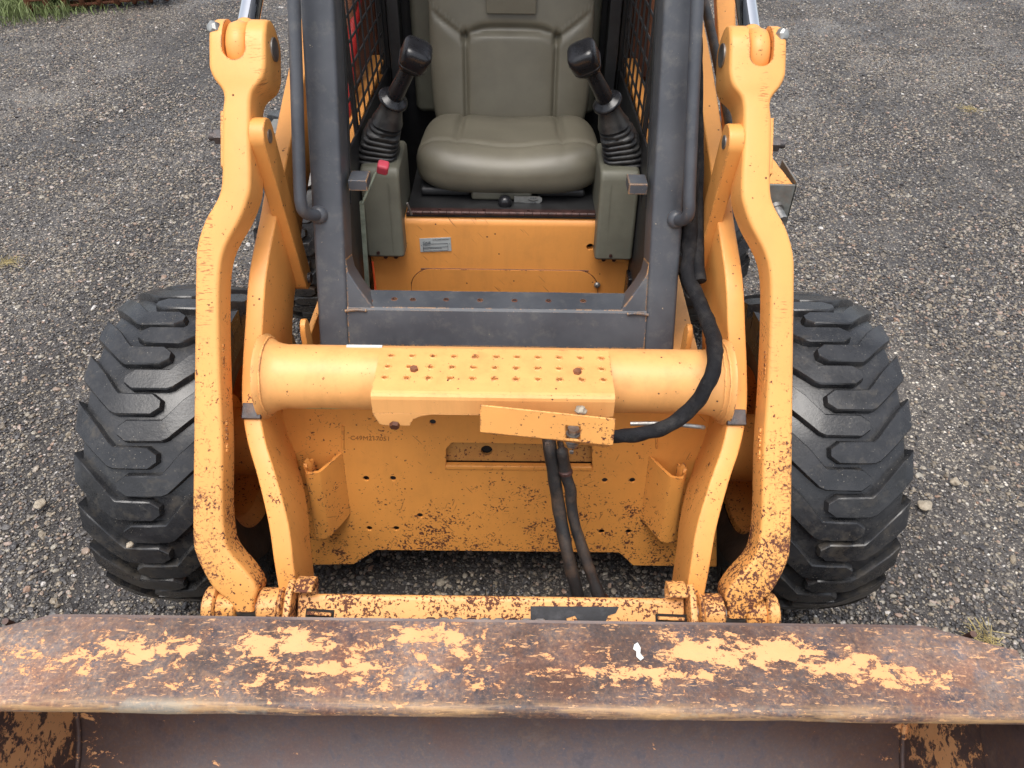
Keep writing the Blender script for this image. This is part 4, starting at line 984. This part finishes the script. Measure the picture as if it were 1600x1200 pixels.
# consoles
for sx in (-1, 1):
    co = [(1.675, .762), (1.672, .77), (1.690, .965), (1.705, .985), (1.80, .992), (1.85, .992), (1.87, .98), (1.87, .762)]
    con = G().prism([Vector((sx*.236, y, z)) for y, z in co], (sx*.093, 0, 0)).obj('side_console', 'console', root, bevel=.012, seg=4)
    G().box(sx*.250, sx*.320, 1.70, 1.708, .742, .762).obj('console_foot', cabc, root, bevel=.001)
    for xx in (.262, .288): G().hexbolt((sx*xx, 1.699, .752), (0, -1, 0), .006, .004).obj('bolt', 'hinge', root)
    G().hexbolt((sx*(.30 if sx < 0 else .275), 1.672, .778), (0, -1, 0), .0045, .004).obj('screw', 'hinge', con, smooth=40)
    # moulded crease down the console
    G().prism([(sx*.262, 1.6735, .775), (sx*.2645, 1.6735, .775), (sx*.2625, 1.688, .955), (sx*.260, 1.688, .955)], (0, -.001, 0)).obj('console_crease', 'console', con)
    # joystick: ribbed boot, collar, grip, knob
    b0 = Vector((sx*.296, 1.775, .990)); b1 = Vector((sx*.243, 1.745, 1.128)); ax_ = (b1-b0)
    rings = []
    prof = []
    nr_ = 7
    for i in range(nr_):
        u = i*.085; w_ = 1-.045*i
        prof += [(u, .050*w_), (u+.018, .0515*w_), (u+.045, .050*w_), (u+.055, .043*w_), (u+.078, .0425*w_)]
    prof += [(.62, .0365), (.66, .034), (.72, .031), (.85, .026), (.97, .0235), (1.0, .023)]
    dxy = Vector((1, 0, 0)); 
    for (u, r_) in prof:
        bend = u*u*(3-2*u)*.5 + u*.5
        c = b0 + Vector((ax_.x*bend, ax_.y*bend, ax_.z*u)); tdir = Vector((ax_.x*min(1, .2+u), ax_.y, ax_.z)).normalized()
        e1 = (dxy - tdir*dxy.dot(tdir)).normalized(); e2 = tdir.cross(e1); ex = 5 if u < .5 else 2.4
        ring = []
        for k in range(28):
            a = 2*math.pi*k/28; ca, sa = math.cos(a), math.sin(a); q = (abs(ca)**ex+abs(sa)**ex)**(-1/ex)
            ring.append(c + (e1*ca + e2*sa)*r_*q*(1+.015*mnoise.noise(Vector((ca*2, sa*2, u*9)))))
        rings.append(ring)
    g = G().loft(rings); joy = g.obj('joystick', 'boot', root, smooth=60)
    k0 = Vector((sx*.1835, 1.703, 1.232)); jd = (k0-b1).normalized()
    G().lathe(b1-jd*.004, jd, [(0, .022), (.0, .031), (.004, .0345), (.009, .0345), (.012, .031), (.014, .024), (.018, .020)], 28).obj('collar', 'gloss', joy, smooth=50)
    G().lathe(b1, jd, [(0, .0185), (.02, .019), (.06, .0175), (.10, .0165), (.118, .0165)], 20).obj('grip', 'gloss', joy, smooth=60)
    # knob: rounded block
    e1 = Vector((1, 0, 0)); e1 = (e1-jd*e1.dot(jd)).normalized(); e2 = jd.cross(e1)
    rings = []; kc = k0 - jd*.018
    for (u, sx_, sy_) in ((-.014, .012, .012), (-.013, .018, .018), (-.006, .0225, .024), (.004, .0285, .031), (.012, .0305, .0335), (.013, .0297, .0327), (.015, .0305, .0335), (.040, .0315, .034), (.049, .030, .032), (.054, .026, .028), (.0565, .018, .020), (.057, .006, .007)):
        ring = []
        for k in range(28):
            a = 2*math.pi*k/28; ca, sa = math.cos(a), math.sin(a); q = (abs(ca)**4.6+abs(sa)**4.6)**(-1/4.6)
            ring.append(kc + jd*u + e1*(ca*q*sx_) + e2*(sa*q*sy_) - e2*(u*.10) + e1*0)
        rings.append(ring)
    G().loft(rings).obj('knob', 'gloss', joy, smooth=60)

# seat cushion: superellipsoid with creases
def cushion(name, cx, cy, cz, ax_, ay_, az_, fn, mat='vinyl', nu=160, nv=110, e=(4.6, 4.6, 2.7), par=root):
    rings = []
    for j in range(nv+1):
        ph = -math.pi/2 + math.pi*j/nv; cp_, sp_ = math.cos(ph), math.sin(ph); ring = []
        for i in range(nu):
            a = 2*math.pi*i/nu; ca, sa = math.cos(a), math.sin(a)
            q = (abs(ca)**e[0]+abs(sa)**e[1])**(-1/e[0]); kz = (max(abs(cp_), 1e-6)**e[2]+abs(sp_)**e[2])**(-1/e[2])
            ring.append(fn(Vector((ca*q*cp_*kz, sa*q*cp_*kz, sp_*kz))))
        rings.append(ring)
    return G().loft(rings).obj(name, mat, par, smooth=180)
def gs(x, s): return math.exp(-(x/s)**2)
def seat_fn(p):
    x, y, z = p
    top = max(0, z)
    wx = .234*(1 + .035*(-y)) ; dz = 0
    if z > 0:
        dz += -.016*gs(x, .5)*(1-.3*abs(y)) + .010*(gs(abs(x)-.85, .22))
        dz += -.014*gs(abs(x)-.56, .04)*gs(y-.25, .7)
        dz += .012*gs(y+.72, .3) - .011*gs(y+.46+.10*gs(x, .5), .06)
        dz += -.012*(y > .3)*(y-.3)
    return Vector((.020 + x*wx, 1.965 + y*.178 - .012*(1-x*x)*(y < -.2)*(-y-.2), .928 + z*.062 + dz*top**.5 if z > 0 else .928+z*.077))
seat = cushion('seat_cushion', 0, 0, 0, 0, 0, 0, seat_fn)
G().box(-.075, .08, 1.80, 1.95, .858, .885).obj('seat_skirt', 'console', seat, bevel=.008)
for (x0, x1) in ((-.205, -.078), (.092, .215)):
    G().box(x0, x1, 1.815, 2.05, .862, .884).obj('seat_shell', 'black', seat, bevel=.008)
# weight gauge with dial and knob
gc = pt(822, 312, y=1.792)
gv = [(-.030, .008), (.034, .0085), (.040, .004), (.040, -.004), (.033, -.010), (.018, -.0145), (.002, -.010), (-.006, -.008), (-.030, -.008)]
ga = G().prism([gc+Vector((x, 0, z)) for x, z in gv], (0, .004, 0)).obj('weight_gauge', 'zinc', seat)
G().tube([gc+Vector((x, -.0008, z-.001)) for x, z in ((.005, .001), (.018, -.002), (.031, .001))], .0008, 5).obj('gauge_needle', 'darkhole', ga)
text('50 70 90', .0045, 'ink', 'gauge_print', ga, (gc+Vector((.018, -.0008, .0045)), Vector((1, 0, 0)), Vector((0, 0, 1))), .0002)
text('110 130', .0045, 'ink', 'gauge_print', ga, (gc+Vector((.018, -.0008, -.007)), Vector((1, 0, 0)), Vector((0, 0, 1))), .0002)
kc = pt(789, 313, y=1.785); G().lathe(kc+Vector((0, .01, 0)), (0, -1, -.15), [(0, .009), (.008, .0165), (.020, .0175), (.028, .014), (.031, .006)], 22).obj('adjust_knob', 'gloss', seat, smooth=60)
# backrest: padded grid with pressed seams
def back_h(x, v):
    arch = -.165 - .055*(abs(x)/.53)**4 if abs(x) < .56 else -9
    h = 0
    h -= .013*gs(abs(x)-.55, .026)*(1 if v < -.24 else gs(v+.24, .05))
    if abs(x) < .60: h -= .014*gs(v-(-.170-.055*min(1, (abs(x)/.53)**4)), .028)
    if abs(x) >= .50: h -= .009*gs(v-(-.235+(abs(x)-.55)*.42), .030)*(1 if abs(x) < .9 else max(0, 1-(abs(x)-.9)/.1))
    if abs(x) < .52 and v < -.20: h += .006*(1-(abs(x)/.52)**4)
    upv = (v-(-.235+(max(0, abs(x)-.55))*.42))
    if upv > .04: h -= .005
    return h
def pad(name, fn, n, par):
    vs = []; fs = []
    def m_(k): q = -1+2*k/n; return math.copysign(1-(1-abs(q))**1.5, q)
    for lay in (1, -1):
        for j in range(n+1):
            for i in range(n+1):
                u, v = m_(i), m_(j); vs.append(fn(u, v, lay))
    N1 = (n+1)**2
    for j in range(n):
        for i in range(n):
            a = j*(n+1)+i; q = (a, a+1, a+n+2, a+n+1); fs.append(q); fs.append(tuple(N1+k for k in reversed(q)))
    o = mk(name, vs, fs, 'vinyl', par)
    bm = bmesh.new(); bm.from_mesh(o.data); bmesh.ops.remove_doubles(bm, verts=bm.verts, dist=.0004); bmesh.ops.recalc_face_normals(bm, faces=bm.faces); bm.to_mesh(o.data); bm.free()
    o.data.shade_smooth(); return o
def back_map(u, v, lay):
    cut_ = 1-.10*abs(u*v)**5
    e = max(0, (1-abs(u)**7)*(1-abs(v)**9))**.42
    X = .020 + u*cut_*.220; L = v*cut_*.36; yb = 2.215+.19*L
    d = .052*e + (back_h(u, v)*min(1, e*1.6) if lay > 0 else 0)
    return Vector((X, yb - (d if lay > 0 else -d*.5), 1.235+L))
br = pad('backrest', back_map, 150, root)
G().box(-.045, .085, 2.150, 2.170, 1.212, 1.26).obj('back_pad_label', 'vinyl', br, bevel=.003)
G().box(-.262, .27, 2.285, 2.33, .90, 1.75).obj('rear_cab_panel', 'console', root, bevel=.02)
G().box(-.33, .33, 2.345, 2.36, .5, zt).obj('cab_rear_wall', 'black', root)
# lever with red knob and flat bar
g = G(); a = pt(587, 270, y=1.63); b_ = pt(566, 318, y=1.61); c = pt(575, 458, y=1.60)
lev = G().tube([a, b_], .003, 8).obj('brake_lever', 'greenbar', root, smooth=60)
G().prism([b_+Vector((-.006, 0, .004)), b_+Vector((.004, 0, .006)), c+Vector((.005, 0, 0)), c+Vector((-.006, 0, 0))], (0, .004, 0)).obj('lever_bar', 'greenbar', lev)
kd = Vector((-.4, -.3, .6)).normalized(); G().lathe(pt(591, 263, y=1.63)-kd*.014, (.25, -.3, .9), [(0, .0175), (.026, .0185)], 4).obj('lever_knob', 'redknob', lev, bevel=.006, seg=4)
G().tube([pt(582, 408, y=1.68), pt(587, 456, y=1.66)], .003, 6).obj('cable', 'orangered', root, smooth=60)
G().tube([pt(1014, 300, y=1.62), pt(1010, 360, y=1.61), pt(1003, 410, y=1.60), pt(999, 445, y=1.58)], .009, 10).obj('cab_hose', 'hose', root, smooth=60)
c = pt(988, 448, y=1.66); G().box(c.x-.014, c.x+.03, 1.65, 1.70, c.z-.06, c.z+.028).obj('switch_box', 'gloss', root, bevel=.004)
G().tube([pt(994, 438, y=1.645), pt(992, 460, y=1.64)], .0022, 6).obj('wire', 'blue', root)
p = pt(1003, 318, y=1.655); G().tube([pt(1004, 290, y=1.655), pt(1001, 296, y=1.655), p], .003, 6).obj('bracket_hook', 'black', root)
p = pt(636, 317, y=1.69); G().tube([p, pt(643, 335, y=1.70)], .003, 8).obj('latch_pin', 'steel', root)
# small pivot lugs beside the sill
for sx in (-1, 1):
    c = Vector((sx*.408, 1.352, .745)); g = G().prism([c+Vector((0, y, z)) for y, z in ((-.02, -.07), (-.02, .03), (-.012, .046), (0, .052), (.012, .046), (.02, .03), (.02, -.07))], (sx*.012, 0, 0)); g.obj('pivot_lug', 'orange_arm', root, bevel=.002)
    G().box(sx*.425, sx*.437, 1.32, 1.335, .66, .74).obj('lug_plate', 'orange_arm', root, bevel=.002)
# white strip and yellow rub line on the tube top
G().box(-.30, -.228, TY+.016, TY+.024, TZ+TR-.004, TZ+TR-.0005).obj('white_strip', 'white', root)
# side bracket box with pipe stub (right)
c = pt(1222, 300, t=2.02)
bx = G(); bx.box(c.x-.055, c.x+.035, c.y, c.y+.006, c.z-.10, c.z+.02); bx.box(c.x+.029, c.x+.035, c.y, c.y+.14, c.z-.08, c.z+.03); bx.obj('side_bracket', 'greybox', root, bevel=.002)
G().prism([(c.x-.07, c.y+.01, c.z+.012), (c.x+.026, c.y+.01, c.z+.012), (c.x-.0, c.y+.15, c.z+.03), (c.x-.07, c.y+.15, c.z+.03)], (0, 0, .006)).obj('bracket_plate', 'orange_link', root)
G().lathe((c.x-.010, c.y, c.z-.045), (.25, -1, -.35), [(0, .022), (.012, .022), (.012, .017), (.05, .017), (.05, .012), (.045, 0)], 20).obj('pipe_stub', 'steel', root, smooth=40)
c = pt(432, 218, t=2.1); G().box(c.x-.03, c.x+.05, c.y, c.y+.1, c.z-.06, c.z+.02).obj('side_bracket', 'greybox', root, bevel=.003)

# ================================================================== OTHER THINGS
stone('stone', pt(203, 851, t=1.592), .0075, 'small pale stone stuck in the tread of the left front tyre', 2)
stone('stone', pt(908, 641, y=1.055), .0105, 'small grey stone lodged behind the hose guard under the step', 5, mat='stone')
stone('stone', pt(1445, 790, z=.008), .020, 'square pale stone on the gravel beside the right front tyre', 8, .6)
stone('stone', pt(62, 788, z=.008), .017, 'flat cream pebble left of the left front tyre, largest on that side', 11, .6)
stone('stone', pt(1492, 752, z=.008), .014, 'round light grey pebble right of the right front tyre, halfway up', 14, .7)
# straw tufts
def tuft(px, py, rad, n, label, seed, hh=.012):
    rnd = random.Random(seed); c = pt(px, py, z=.0); g = G()
    for i in range(n):
        a = rnd.uniform(0, 6.28); r0 = rnd.uniform(0, rad); p = c+Vector((math.cos(a)*r0, math.sin(a)*r0, rnd.uniform(.003, hh))); b = rnd.uniform(0, 6.28); l = rnd.uniform(.015, .05)
        q = p+Vector((math.cos(b)*l, math.sin(b)*l, rnd.uniform(-.003, .01))); g.tube([p, q], .0009, 3)
    o = g.obj('straw_tuft', 'straw'); tag(o, label, 'straw', 'dry straw clumps on the gravel'); return o
tuft(1535, 998, .035, 60, 'matted dry straw tuft just behind the right end of the bucket', 1)
tuft(1515, 172, .07, 60, 'pale dry straw clump on the far gravel at the right', 2)
tuft(15, 412, .05, 50, 'dry yellow straw clump on the gravel at the far left edge', 3)
# rusty barred drum lying in the grass, top left
dr = pt(148, 14, z=0); drum = thing('rusty_roller', (dr.x, dr.y+.12, 0), 'rusty iron cage roller lying at the edge of the grass', 'roller')
A = Vector((dr.x-.50, dr.y-.06, .17)); B = Vector((dr.x+.50, dr.y+.34, .19)); ad = (B-A).normalized(); e1 = Vector((0, 0, 1)); e2 = ad.cross(e1).normalized()
G().cyl(A, B, .10, n=24).obj('core', 'darkhole', drum)
for k in range(9):
    c = A + (B-A)*(k/8); g = G()
    g.tube([c + (e1*math.cos(2*math.pi*i/24) + e2*math.sin(2*math.pi*i/24))*.178 for i in range(25)], .022, 8, 1); g.obj('hoop', 'rust', drum, smooth=60)
for k in range(8):
    a = 2*math.pi*k/8+.39; o_ = (e1*math.cos(a) + e2*math.sin(a))*.165
    G().cyl(A+o_, B+o_, .014, n=8).obj('bar', 'rust', drum, smooth=60)
# grass
rnd = random.Random(4); g = G()
for i in range(5200):
    px = rnd.gauss(20, 75); py = rnd.gauss(2, 19)
    if py > 44-.12*px or px > 235 or px < -150: continue
    if px > 110 and py > 24: continue
    c = pt(px, py, z=0)
    hgt = rnd.uniform(.05, .16)*(1 if px < 110 else .45); a = rnd.uniform(0, 6.28); w_ = .0035; bend = Vector((math.cos(a), math.sin(a), 0))*hgt*rnd.uniform(.2, .9); sdv = Vector((-math.sin(a), math.cos(a), 0))*w_
    g.add([c-sdv, c+sdv, c+bend*.4+Vector((0, 0, hgt*.6))+sdv*.7, c+bend*.4+Vector((0, 0, hgt*.6))-sdv*.7, c+bend+Vector((0, 0, hgt*.85))], [(0, 1, 2, 3), (3, 2, 4)])
o = g.obj('grass', 'grass'); tag(o, 'rough green grass verge at the far left corner', None, kind='stuff')
